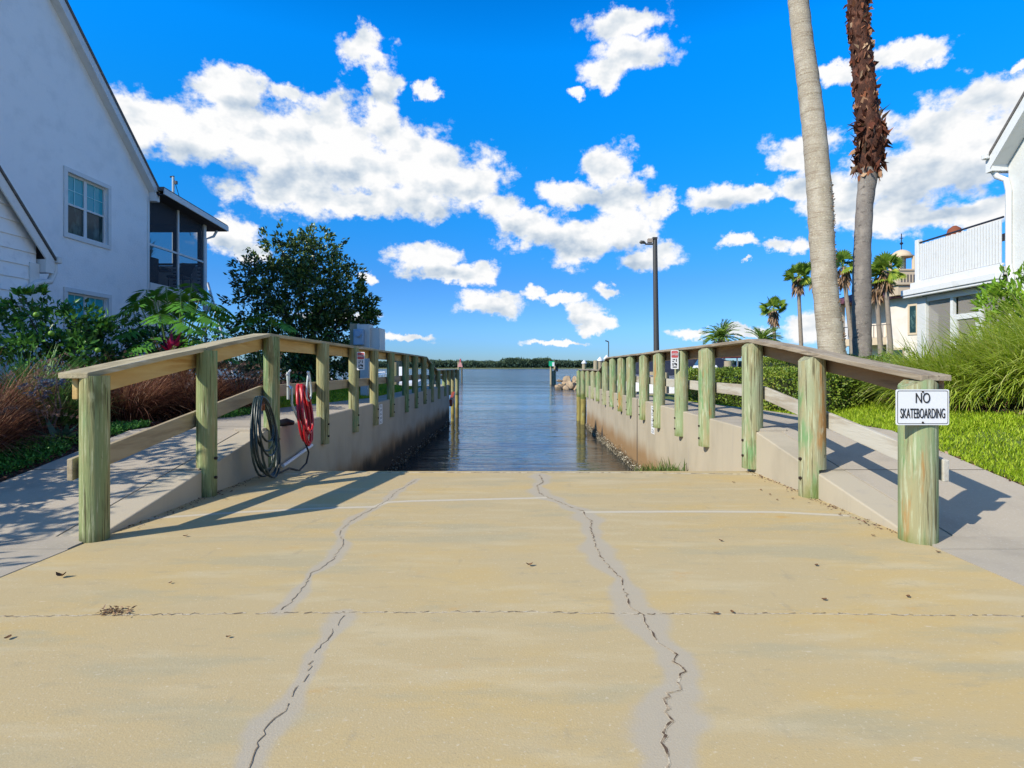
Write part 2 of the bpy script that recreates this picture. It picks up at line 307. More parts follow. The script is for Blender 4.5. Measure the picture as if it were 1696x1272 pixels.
M['palm'] = mat('ringed palm bark', (.36, .30, .22), [((.46, .40, .31), 3, (1, 1, .8), .46, .68), ((.22, .155, .10), 4, (.35, .35, 9), .50, .66, .75), ((.52, .47, .33), 34, (1, 1, 1), .54, .64, .8), ((.16, .12, .085), 26, (1, 1, 1.5), .60, .68, .7), ((.20, .15, .11), 1.1, (1, 1, .5), .62, .78, .6)], rough=.9, bump=.8, bscale=16, bstretch=(.8, .8, 4), wave=None)
M['palmgrey'] = mat('grey lichened palm bark', (.19, .165, .145), [((.27, .235, .20), 4, (1, 1, .6), .46, .66), ((.11, .095, .085), 9, (.7, .7, 1.5), .55, .7), ((.36, .37, .31), 42, (1, 1, 1), .60, .68, .7)], rough=.9, bump=.8, bscale=18, bstretch=(.8, .8, 4), wave=None)
M['fibre'] = mat('palm fibre sleeve', (.06, .025, .016), [((.15, .06, .035), 12, (1, 1, .5), .48, .66), ((.025, .012, .009), 16, (1, 1, .4), .55, .7)], rough=.95, bump=.9, bscale=25)
M['boots'] = leafmat('palm boot fibre', [(0, (.035, .013, .008)), (.45, (.11, .035, .02)), (.75, (.23, .085, .04)), (1, (.42, .28, .17))], rough=.85, trans=0, spec=.15)
M['farpalm'] = mat('far palm bark', (.26, .21, .16), [((.16, .13, .10), 5, (1, 1, 1), .5, .7)], rough=.9)
M['thatch'] = leafmat('dry palm thatch', [(0, (.12, .06, .03)), (1, (.34, .21, .11))], trans=.1)
M['lampgrey'] = mat('dark bronze lamp metal', (.07, .068, .065), rough=.5, metal=.3)
M['lamptan'] = mat('tan lamp box', (.33, .27, .22), rough=.6)
M['villa'] = mat('cream villa stucco', (.68, .60, .50), [((.60, .53, .44), 1.5, (1, 1, 1), .45, .7)], rough=.9)
M['villatrim'] = mat('sand villa trim', (.55, .43, .29), rough=.85)
M['tile'] = mat('purple brown roof tile', (.13, .045, .06), [((.05, .04, .12), 2, (1, 1, 1), .5, .65), ((.22, .08, .07), 6, (1, 1, 1), .55, .7)], rough=.7, bump=.6, bscale=12)
M['navy'] = mat('navy boat cover canvas', (.02, .025, .045), [((.035, .04, .06), 3, (1, 1, 1), .5, .7)], rough=.85, bump=.3, bscale=6)
M['hullred'] = mat('brick red hull paint', (.32, .06, .035), rough=.4)
M['hullblue'] = mat('blue hull paint', (.06, .20, .36), rough=.35)
M['chrome'] = mat('bright rail metal', (.75, .75, .76), rough=.25, metal=.9)
M['maroon'] = mat('maroon canvas', (.14, .018, .035), rough=.85)
M['dock'] = mat('bleached dock boards', (.30, .26, .20), [((.20, .17, .13), 8, (1, 1, 1), .5, .7)], rough=.9)
M['pile'] = mat('dock pile wood', (.33, .27, .18), [((.22, .26, .12), 4, (1, 1, .3), .5, .7)], rough=.9)
M['rock'] = mat('ochre granite rock', (.38, .27, .16), [((.24, .17, .11), 3, (1, 1, 1), .45, .65), ((.50, .40, .28), 8, (1, 1, 1), .58, .72), ((.10, .085, .07), 2, (1, 1, 1), .62, .74)], rough=.9, bump=.6, bscale=8)
M['oyster'] = leafmat('oyster shell', [(0, (.06, .05, .035)), (.45, (.20, .17, .11)), (.8, (.42, .37, .27)), (1, (.62, .57, .46))], rough=.7, trans=0)
M['marsh'] = mat('marsh grass bank', (.17, .19, .06), [((.26, .24, .09), .05, (1, 1, 1), .5, .7)], rough=.95)
M['mulch'] = leafmat('bark mulch chips', [(0, (.03, .016, .012)), (.5, (.10, .045, .03)), (.85, (.20, .10, .065)), (1, (.38, .26, .19))], rough=.9, trans=0, spec=.15)
M['deadleaf'] = mat('dead brown leaf', (.14, .07, .03), [((.25, .14, .06), 60, (1, 1, 1), .5, .7)], rough=.8)
M['tree'] = leafmat('glossy evergreen leaves', [(0, (0.022, 0.045, 0.010)), (.45, (0.062, 0.112, 0.020)), (.8, (0.175, 0.263, 0.050)), (1, (0.375, 0.425, 0.125))], rough=.32, trans=.15, spec=.5)
M['citrus'] = leafmat('citrus leaves', [(0, (0.029, 0.080, 0.014)), (.6, (0.072, 0.203, 0.029)), (1, (0.232, 0.478, 0.051))], rough=.4)
M['philo'] = leafmat('philodendron leaves', [(0, (0.048, 0.156, 0.017)), (.6, (0.120, 0.324, 0.030)), (1, (0.324, 0.504, 0.048))], rough=.35, spec=.45)
M['stemgreen'] = mat('green leaf stalk', (.13, .20, .05), rough=.5)
M['darkshrub'] = leafmat('deep green shrub leaves', [(0, (0.021, 0.060, 0.018)), (.7, (0.057, 0.150, 0.038)), (1, (0.135, 0.300, 0.060))], rough=.4)
M['strap'] = leafmat('strap leaf green', [(0, (0.037, 0.112, 0.025)), (.7, (0.100, 0.237, 0.050)), (1, (0.250, 0.400, 0.112))], rough=.45)
M['purple'] = leafmat('purple fountain grass blades', [(0, (0.062, 0.027, 0.022)), (.5, (0.188, 0.075, 0.048)), (.85, (0.338, 0.163, 0.088)), (1, (0.525, 0.338, 0.200))], rough=.6, spec=.2)
M['plume'] = leafmat('fountain grass plumes', [(0, (.14, .075, .06)), (.6, (.25, .15, .115)), (1, (.42, .31, .23))], rough=.8, trans=.35, spec=.1)
M['fount'] = leafmat('bright fountain grass blades', [(0, (.25, .34, .02)), (.5, (.46, .56, .06)), (.9, (.62, .68, .17)), (1, (.70, .62, .28))], rough=.5, trans=.45, spec=.3)
M['yellowshrub'] = leafmat('yellow green shrub leaves', [(0, (.07, .16, .01)), (.6, (.18, .34, .02)), (1, (.36, .48, .06))], rough=.4)
M['hedge'] = leafmat('clipped hedge leaves', [(0, (.045, .09, .010)), (.5, (.14, .22, .02)), (.85, (.30, .36, .05)), (1, (.42, .38, .08))], rough=.4)
M['lawn'] = leafmat('lawn grass', [(0, (.15, .24, .008)), (.6, (.31, .44, .014)), (1, (.50, .56, .06))], rough=.55, spec=.2)
M['cover'] = leafmat('ground cover leaves', [(0, (0.022, 0.098, 0.015)), (.7, (0.068, 0.240, 0.030)), (1, (0.150, 0.375, 0.060))], rough=.5)
M['bluish'] = leafmat('blue grey leaves', [(0, (.05, .08, .13)), (.7, (.11, .16, .25)), (1, (.22, .28, .40))], rough=.6)
M['cordyline'] = leafmat('crimson cordyline leaves', [(0, (.05, .006, .03)), (.6, (.16, .008, .05)), (1, (.45, .01, .05))], rough=.35)
M['agave'] = leafmat('blue green succulent leaves', [(0, (.03, .09, .06)), (1, (.09, .19, .11))], rough=.5)
M['palmleaf'] = leafmat('palm frond green', [(0, (.06, .13, .012)), (.5, (.19, .30, .035)), (1, (.52, .54, .07))], rough=.45, trans=.3)
M['farwood'] = leafmat('far wood foliage', [(0, (.022, .045, .036)), (.5, (.05, .085, .055)), (1, (.12, .16, .08))], rough=.8, trans=.1, spec=.1)  # distance haze mixed into the leaf colours as a lighter blue
M['sprout'] = leafmat('waterline weed', [(0, (.03, .07, .01)), (1, (.14, .20, .04))], rough=.6)
def watermat():
    m = bpy.data.materials.new('river water'); m.use_nodes = True
    nt = m.node_tree; b = nt.nodes['Principled BSDF']
    b.inputs['Base Color'].default_value = (.032, .034, .030, 1)
    b.inputs['Roughness'].default_value = .11; b.inputs['IOR'].default_value = 1.33
    t = nt.nodes.new('ShaderNodeTexCoord')
    hs_ = []
    for sc, st, det, amp in ((1.1, (.45, 1.5, 1), 4, 1.0), (.16, (.35, 1.6, 1), 3, 3.2), (5.0, (.6, 1.4, 1), 3, .10)):
        mp = nt.nodes.new('ShaderNodeMapping'); mp.inputs['Scale'].default_value = st; _lk(nt, t.outputs['Object'], mp.inputs[0])
        n = nt.nodes.new('ShaderNodeTexNoise'); n.inputs['Scale'].default_value = sc; n.inputs['Detail'].default_value = det
        _lk(nt, mp.outputs[0], n.inputs['Vector'])
        k = nt.nodes.new('ShaderNodeMath'); k.operation = 'MULTIPLY'; k.inputs[1].default_value = amp; _lk(nt, n.outputs['Fac'], k.inputs[0]); hs_.append(k.outputs[0])
    s = hs_[0]
    for h in hs_[1:]:
        a = nt.nodes.new('ShaderNodeMath'); a.operation = 'ADD'; _lk(nt, s, a.inputs[0]); _lk(nt, h, a.inputs[1]); s = a.outputs[0]
    # calm patches and breeze streaks
    mp = nt.nodes.new('ShaderNodeMapping'); mp.inputs['Scale'].default_value = (.03, .16, 1); _lk(nt, t.outputs['Object'], mp.inputs[0])
    n = nt.nodes.new('ShaderNodeTexNoise'); n.inputs['Scale'].default_value = 1.0; n.inputs['Detail'].default_value = 5; _lk(nt, mp.outputs[0], n.inputs['Vector'])
    r = nt.nodes.new('ShaderNodeMapRange'); _lk(nt, n.outputs['Fac'], r.inputs['Value']); r.inputs['From Min'].default_value = .35; r.inputs['From Max'].default_value = .65
    r.inputs['To Min'].default_value = .22; r.inputs['To Max'].default_value = .95
    sy = nt.nodes.new('ShaderNodeSeparateXYZ'); _lk(nt, t.outputs['Object'], sy.inputs[0])
    ry_ = nt.nodes.new('ShaderNodeMapRange'); ry_.interpolation_type = 'SMOOTHSTEP'; _lk(nt, sy.outputs[1], ry_.inputs['Value'])
    ry_.inputs['From Min'].default_value = 45; ry_.inputs['From Max'].default_value = 95; ry_.inputs['To Min'].default_value = .09; ry_.inputs['To Max'].default_value = .9
    bp = nt.nodes.new('ShaderNodeBump'); _lk(nt, ry_.outputs[0], bp.inputs['Distance'])
    _lk(nt, r.outputs[0], bp.inputs['Strength']); _lk(nt, s, bp.inputs['Height']); _lk(nt, bp.outputs[0], b.inputs['Normal'])
    return m
M['water'] = watermat()

# ---------------------------------------------------------------- builders
def props(o, label=None, cat=None, group=None, kind=None):
    if label: o['label'] = label
    if cat: o['category'] = cat
    if group: o['group'] = group
    if kind: o['kind'] = kind
    return o
def thing(name, label, cat, loc=(0, 0, 0), group=None):
    o = bpy.data.objects.new(name, None)
    o.empty_display_size = .1
    C.objects.link(o); o.location = loc
    return props(o, label, cat, group)
def origin_of(p):
    v = Vector((0, 0, 0))
    while p is not None:
        v = v + Vector(p.location); p = p.parent
    return v
class MB:
    def __init__(s): s.v, s.f, s.m = [], [], []; s.cur = 0
    def add(s, vs, fs):
        k = len(s.v); s.v.extend([tuple(v) for v in vs])
        for f in fs: s.f.append([i + k for i in f]); s.m.append(s.cur)
        return s
    def box(s, x0, x1, y0, y1, z0, z1):
        vs = [(x, y, z) for z in (z0, z1) for y in (y0, y1) for x in (x0, x1)]
        return s.add(vs, [(0, 2, 3, 1), (4, 5, 7, 6), (0, 1, 5, 4), (2, 6, 7, 3), (0, 4, 6, 2), (1, 3, 7, 5)])
    def obox(s, c, size, rot=None):
        h = Vector(size) / 2; rot = rot or Matrix.Identity(3); c = Vector(c)
        vs = [c + rot @ Vector((sx * h.x, sy * h.y, sz * h.z)) for sz in (-1, 1) for sy in (-1, 1) for sx in (-1, 1)]
        return s.add(vs, [(0, 2, 3, 1), (4, 5, 7, 6), (0, 1, 5, 4), (2, 6, 7, 3), (0, 4, 6, 2), (1, 3, 7, 5)])
    def bar(s, a, b, w, h, up=(0, 0, 1)):
        a, b = Vector(a), Vector(b); d = (b - a); L = d.length; d.normalize()
        sd = d.cross(Vector(up)).normalized(); u = sd.cross(d)
        rot = Matrix((sd, d, u)).transposed()
        return s.obox((a + b) / 2, (w, L, h), rot)
    def tube(s, pts, rad, n=10, cap=True):
        pts = [Vector(p) for p in pts]
        if not hasattr(rad, '__len__'): rad = [rad] * len(pts)
        k = len(s.v); prev = None
        for i, p in enumerate(pts):
            d = (pts[min(i + 1, len(pts) - 1)] - pts[max(i - 1, 0)]).normalized()
            if prev is None:
                a = d.orthogonal().normalized()
            else:
                a = (prev - d * prev.dot(d)).normalized()
            prev = a; b = d.cross(a)
            for j in range(n):
                t = 2 * math.pi * j / n
                s.v.append(tuple(p + (a * math.cos(t) + b * math.sin(t)) * rad[i]))
        for i in range(len(pts) - 1):
            for j in range(n):
                s.f.append([k + i * n + j, k + i * n + (j + 1) % n, k + (i + 1) * n + (j + 1) % n, k + (i + 1) * n + j]); s.m.append(s.cur)
        if cap:
            s.f.append([k + j for j in range(n)][::-1]); s.m.append(s.cur)
            s.f.append([k + (len(pts) - 1) * n + j for j in range(n)]); s.m.append(s.cur)
        return s
    def extrude(s, poly, d):
        n = len(poly); d = Vector(d); p = [Vector(q) for q in poly]
        fs = [tuple(range(n))[::-1], tuple(range(n, 2 * n))] + [(i, (i + 1) % n, n + (i + 1) % n, n + i) for i in range(n)]
        return s.add(p + [q + d for q in p], fs)
    def quad(s, *p): return s.add(p, [tuple(range(len(p)))])
    def build(s, name, mats, parent=None, smooth=False, bevel=0.0):
        me = bpy.data.meshes.new(name)
        o = origin_of(parent)
        me.from_pydata([(x - o.x, y - o.y, z - o.z) for x, y, z in s.v], [], s.f)
        if not isinstance(mats, (list, tuple)): mats = [mats]
        for m in mats: me.materials.append(m)
        if len(mats) > 1: me.polygons.foreach_set('material_index', s.m)
        bm = bmesh.new(); bm.from_mesh(me)
        bmesh.ops.recalc_face_normals(bm, faces=bm.faces)
        bm.to_mesh(me); bm.free()
        if smooth: me.polygons.foreach_set('use_smooth', [True] * len(me.polygons))
        ob = bpy.data.objects.new(name, me); C.objects.link(ob)
        if parent is not None: ob.parent = parent
        if bevel > 0:
            md = ob.modifiers.new('bevel', 'BEVEL'); md.width = bevel; md.segments = 2; md.limit_method = 'ANGLE'; md.angle_limit = R(40)
        if smooth:
            try: me.set_sharp_from_angle(angle=R(45))
            except Exception: pass
        return ob
def npmesh(name, V, Q, m, parent=None, tone=None, smooth=False):
    """one mesh from arrays: V (n,3), Q (k,4), a tone per face"""
    me = bpy.data.meshes.new(name)
    o = origin_of(parent)
    V = np.asarray(V, dtype=np.float64) - np.array([o.x, o.y, o.z])
    Q = np.asarray(Q, dtype=np.int32)
    me.vertices.add(len(V)); me.vertices.foreach_set('co', V.astype(np.float32).ravel())
    me.loops.add(Q.size); me.loops.foreach_set('vertex_index', Q.ravel())
    me.polygons.add(len(Q)); me.polygons.foreach_set('loop_start', np.arange(0, Q.size, Q.shape[1], dtype=np.int32))
    if tone is not None:
        a = me.attributes.new('tone', 'FLOAT', 'FACE'); a.data.foreach_set('value', np.clip(tone, 0, 1).astype(np.float32))
    me.update(calc_edges=True); me.validate()
    if smooth: me.polygons.foreach_set('use_smooth', np.ones(len(Q), dtype=bool))
    me.materials.append(m)
    ob = bpy.data.objects.new(name, me); C.objects.link(ob)
    if parent is not None: ob.parent = parent
    return ob
def cat_arrays(parts):
    Vs, Qs, Ts, k = [], [], [], 0
    for V, Q, T in parts:
        Vs.append(V); Qs.append(Q + k); Ts.append(T); k += len(V)
    return np.concatenate(Vs), np.concatenate(Qs), np.concatenate(Ts)
def unit(a): return a / np.maximum(np.linalg.norm(a, axis=-1, keepdims=True), 1e-9)
def leaf_arrays(pos, dirs, length, width, tone=None, fold=.25):
    """folded leaves: two quads each, base - side - tip"""
    n = len(pos); dirs = unit(dirs)
    r = rng.normal(size=(n, 3)); r[:, 2] += .8
    side = unit(np.cross(dirs, r)); up = np.cross(side, dirs)
    L = np.broadcast_to(np.asarray(length, float), (n,))[:, None]; W = np.broadcast_to(np.asarray(width, float), (n,))[:, None]
    tip = pos + dirs * L - up * L * .12
    mid = pos + dirs * L * .45 - up * L * fold * .2
    a = mid + side * W * .5 + up * W * fold; b = mid - side * W * .5 + up * W * fold
    V = np.stack([pos, a, tip, b, mid], 1).reshape(-1, 3)
    i = np.arange(n)[:, None] * 5
    Q = np.concatenate([i + np.array([[0, 1, 2, 4]]), i + np.array([[0, 4, 2, 3]])], 1).reshape(-1, 4)
    T = np.repeat(rng.random(n) if tone is None else tone, 2)
    return V, Q, T
def blade_arrays(base, length, azim, tilt, droop, width, k=5, tone=None, power=1.3):
    n = len(base)
    f = lambda x: np.broadcast_to(np.asarray(x, float), (n,))
    length, azim, tilt, droop, width = map(f, (length, azim, tilt, droop, width))
    h = np.stack([np.cos(azim), np.sin(azim), np.zeros(n)], 1)
    sd = np.stack([-np.sin(azim), np.cos(azim), np.zeros(n)], 1)
    p = np.array(base, float); rows = []
    for i in range(k + 1):
        t = i / k
        w = width * (1 - t ** 2) * .5 + width * .03
        rows += [p + sd * w[:, None], p - sd * w[:, None]]
        th = tilt + droop * ((i + .5) / k) ** power
        p = p + (h * np.sin(th)[:, None] + np.array([0, 0, 1.]) * np.cos(th)[:, None]) * (length / k)[:, None]
    V = np.stack(rows, 1).reshape(-1, 3)
    i0 = np.arange(n)[:, None] * (2 * (k + 1))
    q = np.array([[2 * i, 2 * i + 1, 2 * i + 3, 2 * i + 2] for i in range(k)])
    Q = (i0[:, None, :] + q[None]).reshape(-1, 4)
    T = np.repeat(rng.random(n) if tone is None else tone, k)
    return V, Q, T
def sphere_dirs(n):
    return unit(rng.normal(size=(n, 3)))
# ================================================================ the setting
WATER = -1.23
XL, XR = -2.95, 2.77          # inner faces of the two ramp walls
YC = 6.75                     # crest of the ramp
YB = 3.75                     # where the walkways start
WT = 0.455                    # top of the ramp walls
def ramp_z(Y):
    if Y < 3.9: return 0.0
    if Y < YC: return -.012 * (Y - 3.9)
    return -.034 - .205 * (Y - YC) - .0 
def walk_z(Y):
    return min(max(.168 * (Y - 3.95), 0.0), WT)

# ---- boat ramp: one dense sheet, stains and joints in its stain maps, cracks as inset dirt
def polyw(pts): return [gnd(x, y) for x, y in pts]
CRACK_R = [(893,781),(900,795),(890,800),(893,813),(905,820),(925,828),(950,840),(968,845),(969,855),(980,862),(977,872),(982,885),(985,900),(990,912),(1000,930),(1015,945),(1030,958),(1034,975),(1040,990),(1047,1008),(1050,1012),(1064,1018),(1068,1030),(1080,1050),(1092,1065),(1110,1078),(1120,1085),(1117,1095),(1133,1112),(1125,1130),(1127,1142),(1108,1150),(1102,1160),(1105,1180),(1112,1192),(1103,1205),(1098,1230),(1110,1258),(1104,1300)]
CRACK_A = [(690,790),(680,797),(665,806),(655,812),(642,826),(622,838),(600,850),(580,862),(562,880),(565,892),(570,900),(558,915),(550,928),(535,938),(512,952),(508,965),(500,975),(490,990),(478,1000),(468,1010)]
CRACK_B = [(568,1017),(565,1028),(552,1042),(543,1057),(530,1072),(520,1083),(515,1100),(508,1118),(495,1135),(485,1155),(475,1172),(462,1185),(445,1200),(432,1220),(420,1245),(405,1300)]
JOINT_A = [(-60,1022),(400,1016),(850,1013),(1055,1017),(1300,1016),(1760,1021)]
LINE_L = [(230,858),(400,846),(540,839),(620,837),(640,829),(680,827),(880,822),(905,821)]
LINE_R = [(968,846),(1150,845),(1290,846),(1400,852)]
CREST = [(400,781),(700,778),(1000,778),(1250,781)]
def seg_dist(P2, pts):
    d = np.full(len(P2), 1e9)
    for a, b in zip(pts[:-1], pts[1:]):
        a = np.array([a.x, a.y]); b = np.array([b.x, b.y]); ab = b - a
        t = np.clip(((P2 - a) @ ab) / (ab @ ab), 0, 1)
        d = np.minimum(d, np.linalg.norm(P2 - (a + t[:, None] * ab), axis=1))
    return d
ys = np.concatenate([np.linspace(-14, 1.2, 20)[:-1], np.arange(1.2, 6.78, .022), np.linspace(6.80, 28, 40)])
xs = np.linspace(XL, XR, 250)
gx, gy = np.meshgrid(xs, ys)
gz = np.vectorize(ramp_z)(gy) + 0.0
P2 = np.stack([gx.ravel(), gy.ravel()], 1)
V = np.stack([gx.ravel(), gy.ravel(), gz.ravel()], 1)
nx, ny = len(xs), len(ys)
ii = (np.arange(ny - 1)[:, None] * nx + np.arange(nx - 1)[None]).ravel()
Q = np.stack([ii, ii + 1, ii + nx + 1, ii + nx], 1)
me = bpy.data.meshes.new('boat_ramp')
dR = seg_dist(P2, polyw(CRACK_R)); dA = np.minimum(seg_dist(P2, polyw(CRACK_A)), seg_dist(P2, polyw(CRACK_B)))
wob = .03 * np.sin(P2[:, 1] * 7 + 1) + .02 * np.sin(P2[:, 1] * 17)
pale = np.maximum(np.exp(-(dR / (.10 + wob)) ** 2), np.exp(-(dA / (.06 + .7 * wob)) ** 2) * .9)
dl = np.minimum(seg_dist(P2, polyw(LINE_L)), seg_dist(P2, polyw(LINE_R)))
pale = np.maximum(pale, np.exp(-(dl / .045) ** 2))
white = np.maximum(np.exp(-(seg_dist(P2, polyw(JOINT_A)) / .014) ** 2) * .62, np.exp(-(seg_dist(P2, polyw(CREST)) / .05) ** 2) * .7)
white = np.maximum(white, np.exp(-(dl / .036) ** 2) * .9)
# crack strips
cv, cq, cm = [], [], []
def strip(pts, w0, w1, z=.0025, seed=1, gap=0.0, fine=.035, mi=1):
    rr = random.Random(seed); w = polyw(pts); out = []
    for a, b in zip(w[:-1], w[1:]):
        n = max(1, int((b - a).length / fine))
        for i in range(n): out.append(a.lerp(b, i / n))
    out.append(w[-1])
    prev = None
    for i, p in enumerate(out):
        q = out[min(i + 1, len(out) - 1)] - out[max(i - 1, 0)]; q = Vector((-q.y, q.x, 0)).normalized()
        p = p + Vector((rr.uniform(-1, 1), rr.uniform(-1, 1), 0)) * .009
        p.z = ramp_z(p.y) + z
        ww = rr.uniform(w0, w1)
        k = len(cv); cv.extend([p + q * ww, p - q * ww])
        if prev is not None and rr.random() > gap: cq.append((prev, prev + 1, k + 1, k)); cm.append(mi)
        prev = k
strip(CRACK_R, .003, .010, z=.0012, seed=3, gap=.05, fine=.022, mi=2); strip(CRACK_A, .0012, .0045, z=.0012, seed=4, gap=.25, fine=.022, mi=2); strip(CRACK_B, .0012, .0045, z=.0012, seed=5, gap=.25, fine=.022, mi=2); strip(JOINT_A, .0025, .0065, z=.0012, seed=6, gap=.12, fine=.022, mi=2); strip(CREST, .004, .018, z=.0012, seed=8, gap=.3, fine=.04, mi=2)
strip(CRACK_R, .0006, .0060, seed=3, gap=.10, fine=.022); strip(CRACK_A, .0005, .0026, seed=4, gap=.08, fine=.022, mi=3); strip(CRACK_B, .0005, .0024, seed=5, gap=.08, fine=.022, mi=3)
strip(JOINT_A, .0004, .0040, seed=6, gap=.55, fine=.022); strip(CREST, .001, .012, seed=8, gap=.6, fine=.04)
nb = len(V)
V = np.concatenate([V, np.array([tuple(p) for p in cv])]); Qc = np.array(cq) + nb
allQ = np.concatenate([Q, Qc])
me.vertices.add(len(V)); me.vertices.foreach_set('co', V.astype(np.float32).ravel())
me.loops.add(allQ.size); me.loops.foreach_set('vertex_index', allQ.astype(np.int32).ravel())
me.polygons.add(len(allQ)); me.polygons.foreach_set('loop_start', np.arange(0, allQ.size, 4, dtype=np.int32))
me.polygons.foreach_set('material_index', np.concatenate([np.zeros(len(Q)), np.array(cm)]).astype(np.int32))
for nm, arr in (('pale', pale), ('white', white)):
    a = me.attributes.new(nm, 'FLOAT', 'POINT'); a.data.foreach_set('value', np.concatenate([arr, np.zeros(len(cv))]).astype(np.float32))
me.update(calc_edges=True); me.validate()
me.materials.append(M['ramp']); me.materials.append(M['crack']); me.materials.append(M['chip']); me.materials.append(M['crackpale'])
ro = bpy.data.objects.new('boat_ramp', me); C.objects.link(ro); props(ro, kind='structure')

# ---- aprons either side of the ramp slab, in front of the walkways
for nm, x0, x1 in (('apron', -16, XL - .012), ('apron', XR + .012, 16)):
    m = MB(); m.box(x0, x1, -14, YB - .008, -.3, .0)
    props(m.build(nm, M['walk']), kind='structure')

# ---- walkways: rise from the apron and run along the tops of the walls
def walk_outer(side, Y):
    pts = [(3.7, 1.62), (7.2, 1.60), (9.0, 1.55), (10.2, 1.40), (12.3, .92), (13.6, .62), (24.5, .62)]
    for (a, va), (b, vb) in zip(pts[:-1], pts[1:]):
        if Y <= b: return va + (vb - va) * max(0, (Y - a) / (b - a))
    return pts[-1][1]
def walkway(side, X0, yend):
    m = MB(); yl = [YB, 3.992] + list(np.arange(4.3, 6.5, .35)) + [6.66, 6.797] + list(np.arange(7.1, yend, .35)) + [yend]
    for a, b in zip(yl[:-1], yl[1:]):
        xa, xb = X0 + side * walk_outer(side, a), X0 + side * walk_outer(side, b)
        i0 = X0 + side * (.298 if 3.99 < b < 6.8 and a > 3.9 else .02)
        za, zb = walk_z(a) + .004, walk_z(b) + .004
        m.quad((i0, a, za), (xa, a, za), (xb, b, zb), (i0, b, zb))
        m.quad((i0, a, za), (i0, a, za - .06), (i0, b, zb - .06), (i0, b, zb))
        m.quad((xa, a, za), (xa, a, za - .25), (xb, b, zb - .25), (xb, b, zb))
    m.quad((X0 + side * .02, YB, .004), (X0 + side * 1.62, YB, .004), (X0 + side * 1.62, YB, -.2), (X0 + side * .02, YB, -.2))
    m.cur = 1
    for Y in (5.33, 7.05, 8.9, 10.8, 12.7):      # tooled joints across the walk
        z = walk_z(Y) + .007
        m.quad((X0 + side * .05, Y, z), (X0 + side * walk_outer(side, Y), Y, z), (X0 + side * walk_outer(side, Y), Y + .012, z), (X0 + side * .03, Y + .012, z))
    return props(m.build('walkway', [M['walk'], M['joint']]), kind='structure')
walkway(-1, XL, 24.3); walkway(1, XR, 22.8)

# ---- garden ground both sides: one height sheet each
def yard_z(side, X, Y):
    e = abs(X - (XL if side < 0 else XR)) - walk_outer(side, Y)
    z = walk_z(Y) - .03
    rise = min(max(e, 0) / 3.2, 1.0)
    rise = rise * rise * (3 - 2 * rise)
    if side < 0: return z + rise * .30 * min(1, max(0, (Y - 3.0) / 3))
    return z + rise * .34 * min(1, max(0, (Y - 3.6) / 3)) * (1.0 if Y < 15 else .6)
def yard(side, X0, xfar, ys_):
    rows = []
    us = [0, .05, .3, .7, 1.2, 1.8, 2.5, 3.2, 4.5, 7, 12, 25, 60]
    for Y in ys_:
        o = walk_outer(side, Y)
        rows.append([(X0 + side * (o - .03 + u), Y, yard_z(side, X0 + side * (o + u), Y)) for u in us])
    m = MB(); k = len(us)
    m.v = [p for r in rows for p in r]
    for i in range(len(rows) - 1):
        for j in range(k - 1):
            m.f.append([i * k + j, i * k + j + 1, (i + 1) * k + j + 1, (i + 1) * k + j]); m.m.append(0)
    return m
mb_ = yard(-1, XL, 60, list(np.arange(YB, 22.01, .45)) + [22.0])
lawn_left = props(mb_.build('garden_bed_ground', M['soil'], smooth=True), kind='structure')
mb_ = yard(1, XR, 60, list(np.arange(YB, 15.5, .45)) + [15.6])
props(mb_.build('lawn_ground', M['turf'], smooth=True), kind='structure')
m = MB(); m.box(14.5, 90, 20.0, 110, -.8, .42); props(m.build('far_garden_ground', M['turf']), kind='structure')
m = MB(); m.box(-400, 400, -400, -14.0, -.5, -.004); m.box(-400, -16.01, -14, 3.6, -.5, -.004); m.box(16.01, 400, -14, 3.6, -.5, -.004)
props(m.build('ground', M['turf']), kind='structure')
m = MB(); m.quad((-3000, 4, WATER), (3000, 4, WATER), (3000, 4200, WATER), (-3000, 4200, WATER)); props(m.build('water', M['water']), kind='structure')
m = MB(); m.quad((-3000, 8, -4.2), (3000, 8, -4.2), (3000, 4200, -4.2), (-3000, 4200, -4.2)); props(m.build('river_bed', M['soil']), kind='structure')

# ---- ramp walls
def ramp_wall(side, X0, yend, label):
    t = thing('ramp_wall', label, 'retaining wall', (X0, YC, 0))
    o = side * .32
    m = MB()
    m.extrude([(X0, 6.80, -3.4), (X0, yend, -3.4), (X0, yend, WT), (X0, 6.80, WT)], (o, 0, 0))
    m.build('wall_body', M['wall'] if side > 0 else M['wallhighband'], t, bevel=.012)
    m = MB()
    m.extrude([(X0, 3.99, -.3), (X0, 6.795, -.3), (X0, 6.795, WT - .003), (X0, 6.64, walk_z(6.64) - .002), (X0, 3.99, .006)], (side * .30, 0, 0))
    m.build('sloping_curb', M['wall'], t, bevel=.012)
    m = MB(); m.box(min(X0 + side * .36, X0 + side * .02), max(X0 + side * .36, X0 + side * .02), 6.62, 6.79, WT - .04, WT + .03)
    m.build('kerb_block', M['walk'], t, bevel=.01)
    return t
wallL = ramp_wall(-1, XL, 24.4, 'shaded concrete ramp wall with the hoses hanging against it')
wallR = ramp_wall(1, XR, 22.9, 'sunlit concrete ramp wall with oysters and a dark tidal spike')
m = MB()
m.box(XR - .004, XR + .01, 13.19, 13.25, -1.3, WT + .004); m.build('joint_gap', M['joint'], wallR)
m = MB()
m.extrude([(XR - .006, 18.25, -1.7), (XR - .006, 18.40, -1.2), (XR - .006, 18.72, -.72), (XR - .006, 19.0, -1.2), (XR - .006, 19.15, -1.7)], (.02, 0, 0)); m.build('tidal_stain', M['joint'], wallR)
